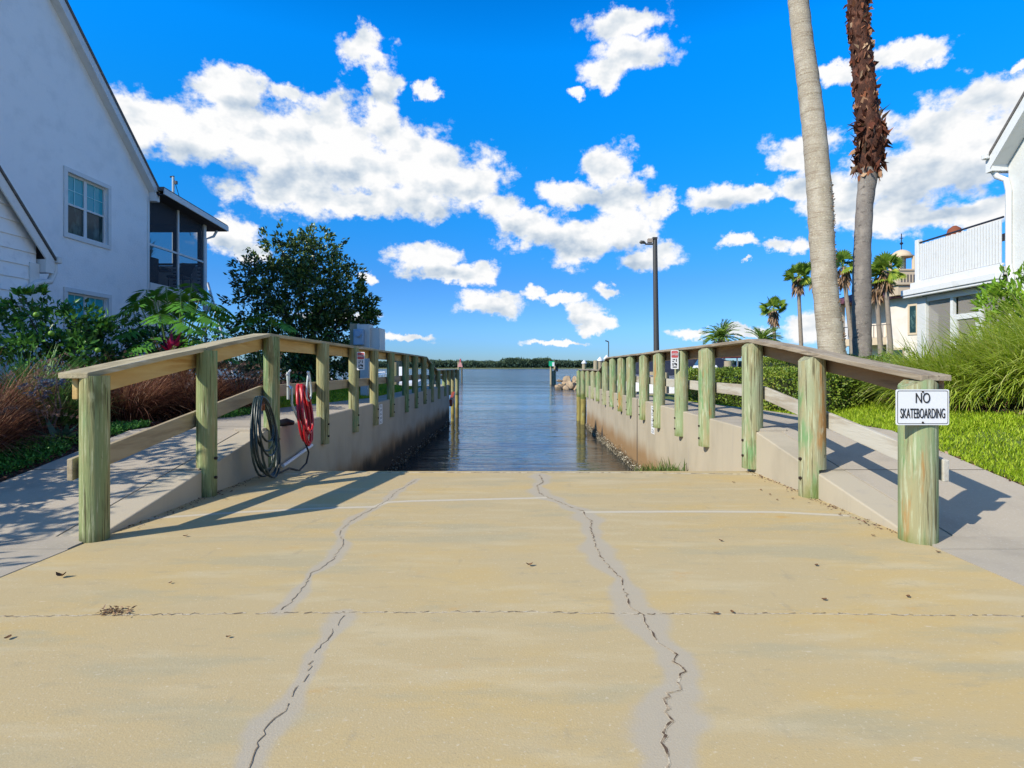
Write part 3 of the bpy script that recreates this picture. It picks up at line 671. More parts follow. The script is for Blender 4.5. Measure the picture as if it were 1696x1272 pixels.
# oysters at the waterline
def oysters(X0, side, n, seed):
    r = np.random.default_rng(seed)
    Y = r.uniform(12.2, 24.3 if side < 0 else 22.8, n); z = WATER + np.abs(r.normal(0, .13, n)) - .08
    z = np.minimum(z, -.80)
    pos = np.stack([X0 - side * (.01 + .05 * r.random(n)), Y, z], 1)
    d = np.stack([-side * (.3 + r.random(n)), r.normal(0, .8, n), r.normal(0.2, .8, n)], 1)
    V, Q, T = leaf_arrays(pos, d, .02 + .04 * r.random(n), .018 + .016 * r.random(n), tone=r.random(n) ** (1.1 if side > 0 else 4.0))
    return V, Q, T
for (X0, s, n, w) in ((XR, 1, 5200, wallR), (XL, -1, 3000, wallL)):
    o = npmesh('oyster_crust', *oysters(X0, s, n, 11 + n)[:2], M['oyster'], w, tone=oysters(X0, s, n, 11 + n)[2]); o['kind'] = 'stuff'
pos = np.stack([XR - .02 - .25 * rng.random(260), rng.uniform(9.2, 12.4, 260), np.zeros(260)], 1); pos[:, 2] = [ramp_z(y) for y in pos[:, 1]]
V, Q, T = blade_arrays(pos, rng.uniform(.10, .34, 260), rng.uniform(0, 6.28, 260), rng.uniform(.1, .6, 260), rng.uniform(.2, 1.0, 260), .02, 3)
props(npmesh('waterline_weed', V, Q, M['sprout'], None, T), 'green weed sprouting where the sunlit ramp wall meets the water', 'weeds', kind='stuff')
# seawalls closing the land
for (x0, x1, y, lab) in ((-60, XL - .33, 22.0, 'grey seawall behind the shaded rail'), (XR + .33, 60, 15.6, 'grey seawall behind the sunlit rail')):
    m = MB(); m.box(x0, x1, y, y + .25, -3.4, .47); props(m.build('seawall', M['wall']), lab, 'seawall')

# ================================================================ railings
def px_posts(xs_, X0): return [F_ * X0 / (x - CX) for x in xs_]
PL = px_posts([157, 342.5, 450, 534.75, 586, 619.6, 647, 671.6, 687.5, 702, 714.8, 725.6, 736, 743.5, 750, 757], XL)
PR = px_posts([1520, 1345, 1246, 1170.6, 1128.5, 1091.6, 1067, 1045, 1029.7, 1015.5, 1003, 992, 983, 974, 966, 959], XR)
def cap_z(side, Y):
    pts = ((3.7, 1.135), (6.76, 1.60), (18.3 if side < 0 else 17.6, 1.535), (20.8 if side < 0 else 19.0, 1.10), (30, 1.10)) if side < 0 else ((3.7, 1.125), (6.72, 1.535), (17.7, 1.50), (19.2, 1.11), (30, 1.10))
    for (a, va), (b, vb) in zip(pts[:-1], pts[1:]):
        if Y <= b: return va + (vb - va) * (Y - a) / (b - a)
    return pts[-1][1]
def post(side, X0, Y, ground, notch, top, r, parent, mt, seed, chamfer, hang=.03):
    rr = random.Random(seed); n = 22
    m = MB(); ph = rr.uniform(0, 6)
    def ring(z, half):
        k = len(m.v)
        for j in range(n):
            t = 2 * math.pi * j / n
            rad = r * (1 + .018 * math.sin(2 * t + ph) + .012 * math.sin(3 * t + z * 2 + ph))
            x, y = rad * math.cos(t), rad * math.sin(t)
            if half: x = min(x, .004) if side > 0 else max(x, -.004)
            m.v.append((X0 + x, Y + y, z))
        return k
    def bridge(a, b):
        for j in range(n): m.f.append([a + j, a + (j + 1) % n, b + (j + 1) % n, b + j]); m.m.append(0)
    def capf(a): m.f.append([a + j for j in range(n)]); m.m.append(0)
    if notch is not None:
        a = ring(hang, True); capf(a)
        for i in range(1, 4):
            b = ring(hang + (notch - hang) * i / 3, True); bridge(a, b); a = b
        b = ring(notch + .002, False); bridge(a, b); a = b
        z0 = notch
    else:
        a = ring(ground, False); capf(a); z0 = ground
    for i in range(1, 7):
        b = ring(z0 + (top - z0) * i / 6, False); bridge(a, b); a = b
    if chamfer:
        for j in range(n):
            x, y, z = m.v[a + j]; s = -side * (x - X0)
            m.v[a + j] = (x, y, z - max(0, s) * .55 - max(0, -s) * .45)
    k = len(m.v); c = [Vector(m.v[a + j]) for j in range(n)]
    if chamfer:
        m.v.append((X0, Y, top - .002))
        for j in range(n): m.f.append([a + j, a + (j + 1) % n, k]); m.m.append(0)
    else: capf(a)
    p = m.build('post', mt, parent, smooth=True)
    if notch is not None and Y < 18:
        for zz in (.16, .34):
            b = MB(); b.tube([(X0 - side * r * .85, Y - .02, zz), (X0 - side * (r + .016), Y - .02, zz)], .014, 8)
            b.build('bolt', M['iron'], p)
    return p
def railing(side, X0, P, r, mt, capm, beamm, lowm, label, chamfer):
    t = thing('handrail', label, 'railing', (X0, P[0], 0))
    for i, Y in enumerate(P):
        wend = 24.4 if side < 0 else 22.9
        top = cap_z(side, Y) - .035
        if i == 0: post(side, X0, Y, -.05, None, top, r * .98, t, mt, i + 9, chamfer)
        elif i == 1: post(side, X0, Y, -.06, walk_z(Y) + .012, top, r, t, mt, i + 9, chamfer, hang=-.05)
        elif Y < wend: post(side, X0, Y, None, WT, top, r * (1 if i < 4 else .97), t, mt, i + 40 * (side + 1), chamfer, hang=.03 + .02 * math.sin(i * 2.3))
        else:
            p = post(side, X0, Y, -.15, None, top, r * .98, t, mt, i, chamfer)
            m = MB(); m.tube([(X0, Y, -4), (X0, Y, -1.1), (X0, Y, -.6), (X0, Y, -.15)], [r * .95, r * 1.0, r * .97, r * .98], 18); m.build('pile', M['postwet'], t, smooth=True)
    xo = X0 + side * (r + .03)
    xc0, xc1 = X0 + side * (-.02 if side < 0 else -.045), X0 + side * (.185 if side < 0 else .165)
    yend = P[-1] + .12
    knots = [P[0] - .09, 5.35, 6.76] + ([9.9, 13.0, 18.3, 20.8, yend] if side < 0 else [9.6, 13.9, 17.7, 19.2, yend])
    for a, b in zip(knots[:-1], knots[1:]):
        for (nm, mm, dz0, dz1, x0, x1) in (('cap_board', capm, -.04, 0, xc0, xc1), ('upper_beam', beamm, -.195, -.042, xo - .02, xo + .02)):
            m = MB(); n = 3
            a2 = a + (.003 if a != knots[0] else 0)
            if nm == 'upper_beam' and a == knots[0]: a2 = a + .06
            z0, z1 = cap_z(side, a2), cap_z(side, b)
            sag = [0, rng.uniform(-.006, .006), rng.uniform(-.006, .006), 0]
            lo = min(x0, x1); hi = max(x0, x1)
            vs, fs = [], []
            for i in range(n + 1):
                y = a2 + (b - a2) * i / n; z = z0 + (z1 - z0) * i / n + sag[i]
                j = rng.uniform(-.005, .005)
                vs += [(lo + j, y, z + dz0), (hi + j, y, z + dz0), (hi + j, y, z + dz1), (lo + j, y, z + dz1)]
            for i in range(n):
                for q in range(4): fs.append((i * 4 + q, i * 4 + (q + 1) % 4, i * 4 + 4 + (q + 1) % 4, i * 4 + 4 + q))
            fs += [(0, 3, 2, 1), (n * 4, n * 4 + 1, n * 4 + 2, n * 4 + 3)]
            m.add(vs, fs); m.build(nm, mm, t, bevel=.006)
    def low_z(Y):
        if Y < 6.76: return .50 + (.90 - .50) * (Y - 3.93) / (6.76 - 3.93)
        return min(.90, cap_z(side, Y) - .30)
    for a, b in zip(knots[:-1], knots[1:]):
        a2 = a + .003 if a != knots[0] else a + .02
        m = MB(); z0, z1 = low_z(a2), low_z(b)
        m.extrude([(xo - .02, a2, z0 - .075), (xo - .02, b, z1 - .075), (xo - .02, b, z1 + .075), (xo - .02, a2, z0 + .075)], (.04, 0, 0))
        m.build('lower_rail', lowm, t, bevel=.006)
    return t
railL = railing(-1, XL, PL, .091, M['post'], M['cap'], M['beam'], M['railtan'], 'timber handrail on the shaded ramp wall, holding the coiled hoses', False)
railR = railing(1, XR, PR, .117, M['post2'], M['capgrey'], M['beambrown'], M['railgrey'], 'timber handrail on the sunlit ramp wall, no skateboarding sign at its end', True)
# brackets under the end of the shaded rail
m = MB(); m.bar((XL + .05, 24.5, -.35), (XL + .05, 25.6, -.05), .12, .3); m.build('diagonal_brace', M['hullred'], railL)

# ================================================================ signs
def text(s, size, loc, parent, mt, sx=1.0, rot=(R(90), 0, 0), name='lettering', ext=.0015):
    c = bpy.data.curves.new(name, 'FONT'); c.body = s; c.size = size; c.align_x = 'CENTER'; c.align_y = 'CENTER'; c.extrude = ext
    tmp = bpy.data.objects.new(name, c); C.objects.link(tmp)
    bpy.context.view_layer.update()
    me = bpy.data.meshes.new_from_object(tmp.evaluated_get(bpy.context.evaluated_depsgraph_get()))
    bpy.data.objects.remove(tmp); bpy.data.curves.remove(c)
    o = bpy.data.objects.new(name, me); C.objects.link(o); me.materials.clear(); me.materials.append(mt)
    o.location = Vector(loc) - origin_of(parent); o.rotation_euler = rot; o.scale = (sx, 1, 1); o.parent = parent
    return o
def rounded(x0, x1, z0, z1, y, r, n=5):
    out = []
    for cx, cz, a0 in ((x1 - r, z1 - r, 0), (x0 + r, z1 - r, 90), (x0 + r, z0 + r, 180), (x1 - r, z0 + r, 270)):
        for i in range(n + 1):
            a = R(a0 + 90 * i / n); out.append((cx + r * math.cos(a), y, cz + r * math.sin(a)))
    return out
# no skateboarding
Y = PR[0] - .128
a, b = at(1484, 704, Y), at(1572, 645, Y)
t = thing('notice_sign', 'white no skateboarding sign screwed to the nearest sunlit post', 'sign', ((a.x + b.x) / 2, Y, a.z))
m = MB(); m.extrude(rounded(a.x, b.x, a.z, b.z, Y, .012), (0, .004, 0)); m.build('panel', M['white'], t)
m = MB(); i0 = rounded(a.x + .008, b.x - .008, a.z + .008, b.z - .008, Y - .0015, .012); i1 = rounded(a.x + .0115, b.x - .0115, a.z + .0115, b.z - .0115, Y - .0015, .010); n = len(i0)
m.add(i0 + i1, [(i, (i + 1) % n, n + (i + 1) % n, n + i) for i in range(n)]); m.build('border', M['ink'], t)
cx = (a.x + b.x) / 2
text('NO', .098, (cx, Y - .0025, a.z + .178), t, M['ink'], .66)
text('SKATEBOARDING', .094, (cx, Y - .0025, a.z + .075), t, M['ink'], .40)
for z in (a.z + .018, b.z - .016):
    m = MB(); m.tube([(cx, Y - .006, z), (cx, Y + .004, z)], .006, 10); m.build('screw', M['iron'], t)
# danger signs
def danger(x0, y0, x1, y1, Y, label):
    a, b = at(x0, y1, Y), at(x1, y0, Y); w, h = b.x - a.x, b.z - a.z
    t = thing('warning_sign', label, 'sign', ((a.x + b.x) / 2, Y, a.z))
    m = MB(); m.extrude(rounded(a.x, b.x, a.z, b.z, Y, .012), (0, .004, 0)); m.build('panel', M['white'], t)
    m = MB(); m.extrude(rounded(a.x + .07 * w, b.x - .07 * w, b.z - .40 * h, b.z - .04 * h, Y - .002, .02), (0, .0015, 0)); m.build('header', M['red'], t)
    text('DANGER', .060, ((a.x + b.x) / 2, Y - .0045, b.z - .22 * h), t, M['white'], .8 * w / .22)
    m = MB(); c = (a.x + b.x) / 2
    for (dx, dz, ww, hh) in ((-.22, .50, .10, .055), (-.05, .50, .16, .055), (.20, .46, .10, .16), (-.20, .40, .22, .05), (.02, .28, .16, .10), (-.22, .24, .14, .14), (.20, .24, .18, .12), (0, .10, .56, .06)):
        m.box(c + (dx - ww / 2) * w, c + (dx + ww / 2) * w, Y - .002, Y - .0005, a.z + (dz - hh / 2) * h, a.z + (dz + hh / 2) * h)
    m.build('print', M['ink'], t)
danger(591, 583, 604, 613, PL[4] - .098, 'small red and white danger sign on a shaded post near the meter cabinet')
danger(1111, 580, 1124, 611, PR[4 + 0] - .124, 'small red and white danger sign on a green sunlit post')
# depth strips on the wall faces
def strip_sign(side, X0, Y0, Y1, z0, z1, label):
    t = thing('depth_strip', label, 'sign', (X0, (Y0 + Y1) / 2, z0))
    x = X0 - side * .004
    m = MB(); m.box(min(x, X0), max(x, X0), Y0, Y1, z0, z1); m.build('panel', M['white'], t)
    m = MB(); r = random.Random(5); n = 5
    for i in range(n):
        zc = z0 + (z1 - z0) * (i + .5) / n; yc = (Y0 + Y1) / 2; hh = (z1 - z0) / n * .27; ww = (Y1 - Y0) * .26; xx = x - side * .001
        for (u0, u1, v0, v1) in ((-1, 1, .7, 1), (-1, 1, -1, -.7), (-1, -.6, -1, 1), (.6, 1, -1, 1 if i % 2 else 0)):
            m.box(min(xx, x), max(xx, x), yc + u0 * ww, yc + u1 * ww, zc + v0 * hh, zc + v1 * hh)
    m.build('print', M['ink'], t)
strip_sign(-1, XL, 12.10, 12.36, -.02, .40, 'narrow white upright depth strip on the shaded ramp wall')
strip_sign(1, XR, 11.55, 11.83, -.17, .40, 'narrow white upright depth strip on the sunlit ramp wall')

# ================================================================ hoses and fittings on the shaded rail
def coil(name, mt, label, X, Yc, ztop, zs, ws, r, seed, group=None):
    rr = random.Random(seed); t = thing(name, label, 'hose', (X, Yc, ztop))
    m = MB(); pts = []
    n = len(zs)
    for i in range(n):
        h = ztop - zs[i]; w = ws[i]; xo = rr.uniform(0, .09); yo = rr.uniform(-.05, .05)
        for j in range(26):
            a = 2 * math.pi * j / 26
            yy = math.sin(a) * w * (.62 + .38 * (1 - math.cos(a)) / 2) ; zz = ztop - h * (1 - math.cos(a)) / 2
            pts.append((X + xo + .05 * math.sin(a * .5) - .03 * math.cos(a), Yc + yo * (1 - math.cos(a)) / 2 + yy, zz + rr.uniform(-.003, .003)))
    m.tube(pts, r, 8); m.build('coil', mt, t, smooth=True)
    return t, pts
t, pg = coil('garden_hose', M['hosegreen'], 'dark green garden hose coiled over the shaded rail, reaching the ground', XL + .14, 6.13, .88, [.0, .03, .02, .25, .06, .40, .10, .04, .30], [.26, .30, .22, .24, .29, .20, .27, .31, .25], .0115, 2)
m = MB(); m.tube([(XL + .16, 6.22, .74), (XL + .20, 6.13, .80), (XL + .16, 6.03, .76)], .022, 8); m.build('binding', mat('copper brown binding', (.20, .07, .03), rough=.5), t, smooth=True)
t, pr = coil('red_hose', M['hosered'], 'red hose looped over the shaded rail beside the white loop hanger', XL + .13, 7.32, .97, [.22, .30, .20, .42, .36, .25], [.17, .20, .15, .12, .19, .16], .0155, 5)
# white loop hanger
t = thing('hose_hanger', 'white teardrop loop hanger in front of the red hose', 'hanger', (XL + .22, 7.42, .9))
m = MB(); ring = []
for j in range(25):
    a = 2 * math.pi * j / 24; ring.append((XL + .22, 7.42 + .085 * math.sin(a) * (1 if math.cos(a) < 0 else 1 - .55 * math.cos(a)), .88 + (.12 if math.cos(a) < 0 else .26) * math.cos(a)))
m.tube(ring, .012, 8, cap=False); m.build('loop', M['hoseclear'], t, smooth=True)  # white loop coloured grey for the shade it hangs in
m = MB(); m.bar((XL + .22, 7.37, 1.14), (XL + .22, 7.47, 1.02), .016, .024); m.build('hook', M['white'], t)
# tap with its feed tube
t = thing('water_tap', 'white topped water tap with a dark tube drooping to the ramp', 'tap', (XL + .12, 7.05, .95))
m = MB(); m.tube([(XL + .10, 7.05, .80), (XL + .10, 7.05, 1.02), (XL + .10, 7.05, 1.06), (XL + .10, 7.05, 1.14)], [.016, .016, .022, .02], 12); m.build('standpipe', M['hoseclear'], t, smooth=True)
m = MB(); m.tube([(XL + .10, 7.05, .96), (XL + .15, 6.99, .96), (XL + .18, 6.97, .93)], .018, 10); m.build('spout', M['chrome'], t, smooth=True)
m = MB(); m.tube([(XL + .10, 7.00, 1.10), (XL + .10, 7.12, 1.16)], .012, 8); m.build('handle', M['white'], t, smooth=True)
m = MB(); m.tube([(XL + .18, 6.97, .95), (XL + .17, 6.99, .75), (XL + .16, 7.2, .55)], .014, 8); m.build('clear_tube', M['hoseclear'], t, smooth=True)
m = MB(); m.tube([(XL + .16, 7.2, .55), (XL + .15, 7.34, .36), (XL + .14, 7.55, .16), (XL + .13, 7.66, .05), (XL + .13, 7.58, -.08), (XL + .14, 7.3, -.13), (XL + .16, 6.95, -.035), (XL + .2, 6.5, -.018)], .0125, 8); m.build('feed_tube', M['black'], t, smooth=True)
# white pipe across the wall
m = MB(); m.tube([(XL + .05, 7.02, -.02), (XL + .05, 8.0, .10)], .022, 10); props(m.build('drain_pipe', M['white'], None, smooth=True), 'short white plastic pipe slanting along the shaded ramp wall', 'pipe')
m = MB(); m.tube([(XL - .08, 7.12, WT + .03), (XL + .02, 7.2, WT + .05), (XL + .06, 7.3, WT + .03)], [.045, .05, .03], 10); props(m.build('rubber_bung', M['black'], None, smooth=True), 'black rubber bung lying on the shaded wall top', 'bung')
# meter cabinet on its stand
t = thing('meter_cabinet', 'grey electric meter cabinet on a post behind the shaded rail', 'cabinet', (-3.95, 14.6, .43))
b0, b1 = at(590, 579, 14.6), at(629, 537, 14.6)
def bxp(x0, x1, y0, y1, Ya, Yb):
    p, q = at(x0, y1, Ya), at(x1, y0, Ya); return (p.x, q.x, Ya, Yb, p.z, q.z)
m = MB(); m.box(*bxp(591, 612, 537, 581, 14.6, 15.0)); m.build('main_box', M['cabinet'], t, bevel=.01)
m = MB(); m.box(*bxp(613.5, 629, 543, 582, 14.75, 15.35)); m.build('side_box', M['cabinet'], t, bevel=.01)
m = MB(); m.box(*bxp(585, 601, 545, 571, 14.42, 14.59)); o = m.build('meter_box', M['bluebox'], t, bevel=.01)
c = at(593, 553, 14.40); m = MB(); m.tube([(c.x, 14.42, c.z), (c.x, 14.34, c.z)], [.085, .075], 16); m.build('dial', M['bluebox'], o, smooth=True)
m = MB(); m.box(*bxp(596, 610, 582, 628, 14.62, 14.9)); m.build('lower_box', M['cabinet'], t, bevel=.01)
m = MB(); p = at(604, 655, 14.75); m.box(p.x - .09, p.x + .09, 14.68, 14.84, .40, 2.0); m.build('stand', M['cabinet'], t)
m = MB(); p = at(584, 540, 14.7); m.box(p.x - .06, p.x + .14, 14.66, 14.9, 1.6, 2.32); m.build('back_post', M['pile'], t)
# ================================================================ houses
def hole_wall(name, outer, holes, X, depth, m_, parent):
    """upright wall sheet in the plane x = X with openings, reveals going back by depth (signed)"""
    bm = bmesh.new(); edges = []; o = origin_of(parent)
    for loop in [outer] + holes:
        vs = [bm.verts.new((X - o.x, y - o.y, z - o.z)) for y, z in loop]
        es = [bm.edges.new((vs[i], vs[(i + 1) % len(vs)])) for i in range(len(vs))]
        edges += es
    r = bmesh.ops.triangle_fill(bm, edges=edges, use_beauty=True, use_dissolve=False)
    ext = bmesh.ops.extrude_face_region(bm, geom=list(bm.faces))
    bmesh.ops.translate(bm, verts=[g for g in ext['geom'] if isinstance(g, bmesh.types.BMVert)], vec=(depth, 0, 0))
    bmesh.ops.recalc_face_normals(bm, faces=bm.faces)
    me = bpy.data.meshes.new(name); bm.to_mesh(me); bm.free()
    me.materials.append(m_); ob = bpy.data.objects.new(name, me); C.objects.link(ob); ob.parent = parent
    return ob
def rect(y0, y1, z0, z1): return [(y0, z0), (y1, z0), (y1, z1), (y0, z1)]
def window(parent, X, s, y0, y1, z0, z1, cols=2, up=M['teal'], low=M['darkglass'], trimw=.10, grid=True):
    """double hung window in a wall facing s (+1 / -1 along x); outer size is the casing"""
    m = MB()
    a, b = (X, X + s * .035) if s > 0 else (X + s * .035, X)
    t = trimw
    for (q0, q1, w0, w1) in ((y0, y1, z1 - t, z1), (y0, y1, z0, z0 + t), (y0, y0 + t, z0 + t + .001, z1 - t - .001), (y1 - t, y1, z0 + t + .001, z1 - t - .001)):
        m.box(a, b, q0, q1, w0, w1)
    f = m.build('window', M['trim'], parent, bevel=.006)
    iy0, iy1, iz0, iz1 = y0 + t, y1 - t, z0 + t, z1 - t
    m = MB(); d0, d1 = sorted((X - s * .10, X - s * .055))
    w = (iy1 - iy0) / cols; zm = iz0 + (iz1 - iz0) * .5; fr = .042
    for c in range(cols):
        q0, q1 = iy0 + c * w, iy0 + (c + 1) * w
        m.box(d0, d1, q0, q0 + fr, iz0, iz1); m.box(d0, d1, q1 - fr, q1, iz0, iz1)
        for zc in (iz0 + fr / 2, iz1 - fr / 2, zm): m.box(d0 + .002, d1 - .002, q0 + fr, q1 - fr, zc - fr / 2, zc + fr / 2)
    m.build('sash_frame', M['trim'], f)
    for c in range(cols):
        q0, q1 = iy0 + c * w + fr, iy0 + (c + 1) * w - fr
        for (zz0, zz1, mm) in ((zm + fr / 2, iz1 - fr, up), (iz0 + fr, zm - fr / 2, low)):
            p = MB(); x = X - s * .085
            p.quad((x, q0, zz0), (x, q1, zz0), (x, q1, zz1), (x, q0, zz1)); p.build('pane', mm, f)
            if grid and mm is up:
                g = MB(); x0, x1 = sorted((X - s * .082, X - s * .072))
                g.box(x0, x1, (q0 + q1) / 2 - .007, (q0 + q1) / 2 + .007, zz0, zz1); g.box(x0 + .001, x1 - .001, q0, q1, (zz0 + zz1) / 2 - .007, (zz0 + zz1) / 2 + .007)
                g.build('grid', M['blind'], f)
    return f
# ---- grey stucco house on the shaded side
H1 = thing('grey_house', 'grey stucco house with a steep gable, screened porch and white trimmed windows', 'house', (-10, 10, .3))
XW = -10.0
win_u = (12.50, 13.945, 4.067, 5.636); win_l = (12.50, 13.96, 1.45, 2.97)
eaveY, eaveZ, apexY, apexZ = 15.40, 6.10, 11.0, 10.33
wo_ = [(6.75, -.2), (15.39, -.2), (15.39, 6.0), (apexY, 10.22), (6.75, 6.1)]
inset = lambda w: rect(w[0] + .1, w[1] - .1, w[2] + .1, w[3] - .1)
hole_wall('gable_wall', wo_, [inset(win_u), inset(win_l)], XW, -.25, M['stucco'], H1)
m = MB(); m.box(-18, XW - .26, 6.76, 15.38, -.2, 6.0); m.build('rear_wall', M['stucco'], H1)
window(H1, XW, 1, *win_u); window(H1, XW, 1, *win_l)
for (ya, za, yb, zb) in ((apexY, apexZ, 15.52, 5.985), (apexY, apexZ, 6.62, 6.125)):
    m = MB(); m.extrude([(-9.78, ya, za + .04), (-9.78, yb, zb + .04), (-9.78, yb, zb + .12), (-9.78, ya, za + .14)], (-8.5, 0, 0)); m.build('roof', M['shingle'], H1)
    m = MB(); m.extrude([(-9.80, ya, za - .22), (-9.80, yb, zb - .18), (-9.80, yb, zb + .038), (-9.80, ya, za + .038)], (-.03, 0, 0)); m.build('rake_board', M['trim'], H1)
    m = MB(); m.extrude([(-9.832, ya, za - .20), (-9.832, yb, zb - .16), (-9.832, yb, zb - .13), (-9.832, ya, za - .17)], (-.17, 0, 0)); m.build('soffit', M['trim'], H1)
m = MB(); m.box(-10.3, -9.80, 15.405, 15.56, 5.70, 5.98); m.build('eave_return', M['trim'], H1, bevel=.01)
m = MB(); m.box(XW, XW + .02, 15.33, 15.41, 3.2, 5.80); m.build('corner_board', M['trim'], H1)
# screened porch at the corner
def porch_member(nm, mm, *boxes):
    m = MB()
    for b in boxes: m.box(*b)
    return m.build(nm, mm, H1)
PZ0, PZ1, PY0, PY1 = 3.50, 5.74, 15.42, 18.15
m = MB(); m.extrude([(-9.62, 15.45, 6.00), (-9.62, 18.85, 5.80), (-9.62, 18.85, 5.90), (-9.62, 15.45, 6.10)], (-4.2, 0, 0)); m.build('porch_roof', M['shingle'], H1)
m = MB(); m.extrude([(-9.60, 15.45, 5.90), (-9.60, 18.87, 5.70), (-9.60, 18.87, 5.86), (-9.60, 15.45, 6.06)], (-.03, 0, 0)); m.build('porch_fascia', M['trim'], H1)
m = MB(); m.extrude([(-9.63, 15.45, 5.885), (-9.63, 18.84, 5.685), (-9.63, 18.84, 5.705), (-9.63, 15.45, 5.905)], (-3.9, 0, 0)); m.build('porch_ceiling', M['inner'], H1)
porch_member('porch_floor', M['trim'], (-13.2, -9.97, 15.42, 18.2, 3.26, PZ0))
porch_member('porch_post', M['trim'], (-10.05, -9.97, 18.08, 18.2, PZ0, 5.74))
porch_member('porch_post', M['trim'], (-10.04, -9.98, 16.70, 16.76, PZ0, 5.82))
porch_member('screen_rail', M['trim'], (-10.035, -9.985, 15.42, 16.69, 4.51, 4.565), (-10.035, -9.985, 16.77, 18.07, 4.51, 4.565))
m = MB(); x = -10.01
for (q0, q1) in ((15.43, 16.70), (16.76, 18.08)):
    z = lambda q: 5.90 - (q - 15.45) * .0588
    m.quad((x, q0, PZ0), (x, q1, PZ0), (x, q1, z(q1) - .02), (x, q0, z(q0) - .02))
m.build('porch_screen', M['screen'], H1)
porch_member('end_frame', M['bronze'], (-13.2, -10.1, 18.08, 18.16, 5.50, 5.74), (-13.2, -10.1, 18.08, 18.16, 4.44, 4.50), (-10.98, -10.86, 18.085, 18.165, 3.5, 5.5), (-10.20, -10.10, 18.09, 18.17, 3.5, 5.5))
m = MB(); m.box(-13.2, -10.1, 18.10, 18.14, PZ0, 4.42)
for i in range(8): m.box(-13.2, -10.1, 18.075, 18.10, PZ0 + .02 + i * .113, PZ0 + .025 + i * .113 + .06)
m.build('end_siding', M['siding'], H1)
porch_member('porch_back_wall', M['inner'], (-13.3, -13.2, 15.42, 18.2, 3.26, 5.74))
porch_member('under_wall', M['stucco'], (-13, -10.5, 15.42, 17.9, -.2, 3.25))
porch_member('porch_bracket', M['trim'], (-10.1, -9.80, 18.21, 18.6, 3.02, 3.18))
m = MB(); m.tube([(-9.86, 18.62, 5.66), (-9.9, 18.5, 5.45), (-10.02, 18.24, 5.3), (-10.02, 18.24, .4)], .04, 8); m.build('downspout', M['trim'], H1, smooth=True)
# garage wing
XG = -8.5
m = MB(); m.extrude([(XG, 7.05, -.2), (XG, 10.03, -.2), (XG, 10.03, 3.36), (XG, 8.54, 5.05), (XG, 7.05, 3.36)], (-1.48, 0, 0)); m.build('wing_wall', M['siding'], H1)
m = MB()
for i in range(26):
    z = -.1 + i * .235; hwf = lambda q: 1.47 if q < 3.34 else max(.01, (5.0 - q) / 1.66 * 1.47)
    if z > 4.75: break
    h0, h1 = hwf(z), hwf(z + .23); yc = 8.54
    m.add([(XG + .024, yc - h0, z), (XG + .024, yc + h0, z), (XG + .003, yc + h1, z + .23), (XG + .003, yc - h1, z + .23), (XG, yc - h0, z), (XG, yc + h0, z)], [(0, 1, 2, 3), (0, 4, 5, 1), (0, 3, 4), (1, 5, 2)])
m.build('lap_siding', M['siding'], H1)
m = MB(); m.box(XG + .002, XG + .045, 9.86, 10.05, -.2, 3.02); m.build('wing_corner_board', M['trim'], H1)
for sg in (1, -1):
    a = (8.54, 5.08); b = (8.54 + sg * 1.73, 3.12)
    m = MB(); m.extrude([(-8.33, a[0], a[1] + .0), (-8.33, b[0], b[1]), (-8.33, b[0], b[1] + .05), (-8.33, a[0], a[1] + .06)], (-1.62, 0, 0)); m.build('wing_roof', M['shingle'], H1)
    m = MB(); m.extrude([(-8.35, a[0], a[1] - .26), (-8.35, b[0] - sg * .02, b[1] - .20), (-8.35, b[0] - sg * .02, b[1] - .002), (-8.35, a[0], a[1] - .002)], (-.03, 0, 0)); m.build('wing_rake', M['trim'], H1)
m = MB(); m.box(-8.9, -8.352, 10.06, 10.24, 2.88, 3.11); m.build('wing_eave_return', M['trim'], H1)
m = MB(); m.box(-9.9, -8.30, 10.27, 10.37, 3.08, 3.20); m.build('wing_gutter', M['trim'], H1, bevel=.02)
m = MB(); m.tube([(-8.42, 10.32, 3.1), (-8.42, 10.32, 2.92), (-8.43, 10.24, 2.74), (-8.45, 9.98, 2.68), (-8.43, 9.80, 2.56), (-8.43, 9.77, 2.35), (-8.43, 9.77, .3)], .055, 10); m.build('wing_downspout', M['trim'], H1, smooth=True)
# things on the porch
t = thing('patio_chair', 'dark sling back chair on the screened porch', 'chair', (-10.3, 17.35, PZ0))
m = MB(); m.obox((-10.32, 17.35, 3.93), (.5, .5, .05)); m.build('seat', M['black'], t)
m = MB(); m.extrude([(-10.55, 17.50, 3.95), (-10.1, 17.50, 3.95), (-10.08, 17.80, 4.42), (-10.53, 17.80, 4.46)], (0, .03, .01)); m.build('backrest', M['black'], t)
for dx in (-.22, .22):
    for dy in (-.2, .2):
        m = MB(); m.tube([(-10.32 + dx, 17.35 + dy, PZ0), (-10.32 + dx, 17.35 + dy, 3.92)], .016, 6); m.build('leg', M['black'], t)
t = thing('porch_table', 'dark round table on the screened porch beside the potted plant', 'table', (-10.65, 16.75, PZ0))
m = MB(); m.tube([(-10.65, 16.75, 4.05), (-10.65, 16.75, 4.10)], .38, 20); m.build('tabletop', M['black'], t)
m = MB(); m.tube([(-10.65, 16.75, PZ0), (-10.65, 16.75, 4.05)], .05, 8); m.build('pedestal', M['black'], t)
t = thing('potted_plant', 'spiky plant in a tall dark planter on the screened porch', 'potted plant', (-10.55, 16.15, PZ0))
m = MB(); m.extrude([(-10.75, 15.95, PZ0), (-10.35, 15.95, PZ0), (-10.35, 16.4, PZ0), (-10.75, 16.4, PZ0)], (0, 0, .82)); m.build('planter', M['black'], t, bevel=.02)
bp = np.tile([[-10.55, 16.17, 4.33]], (70, 1)) + rng.normal(0, .03, (70, 3))
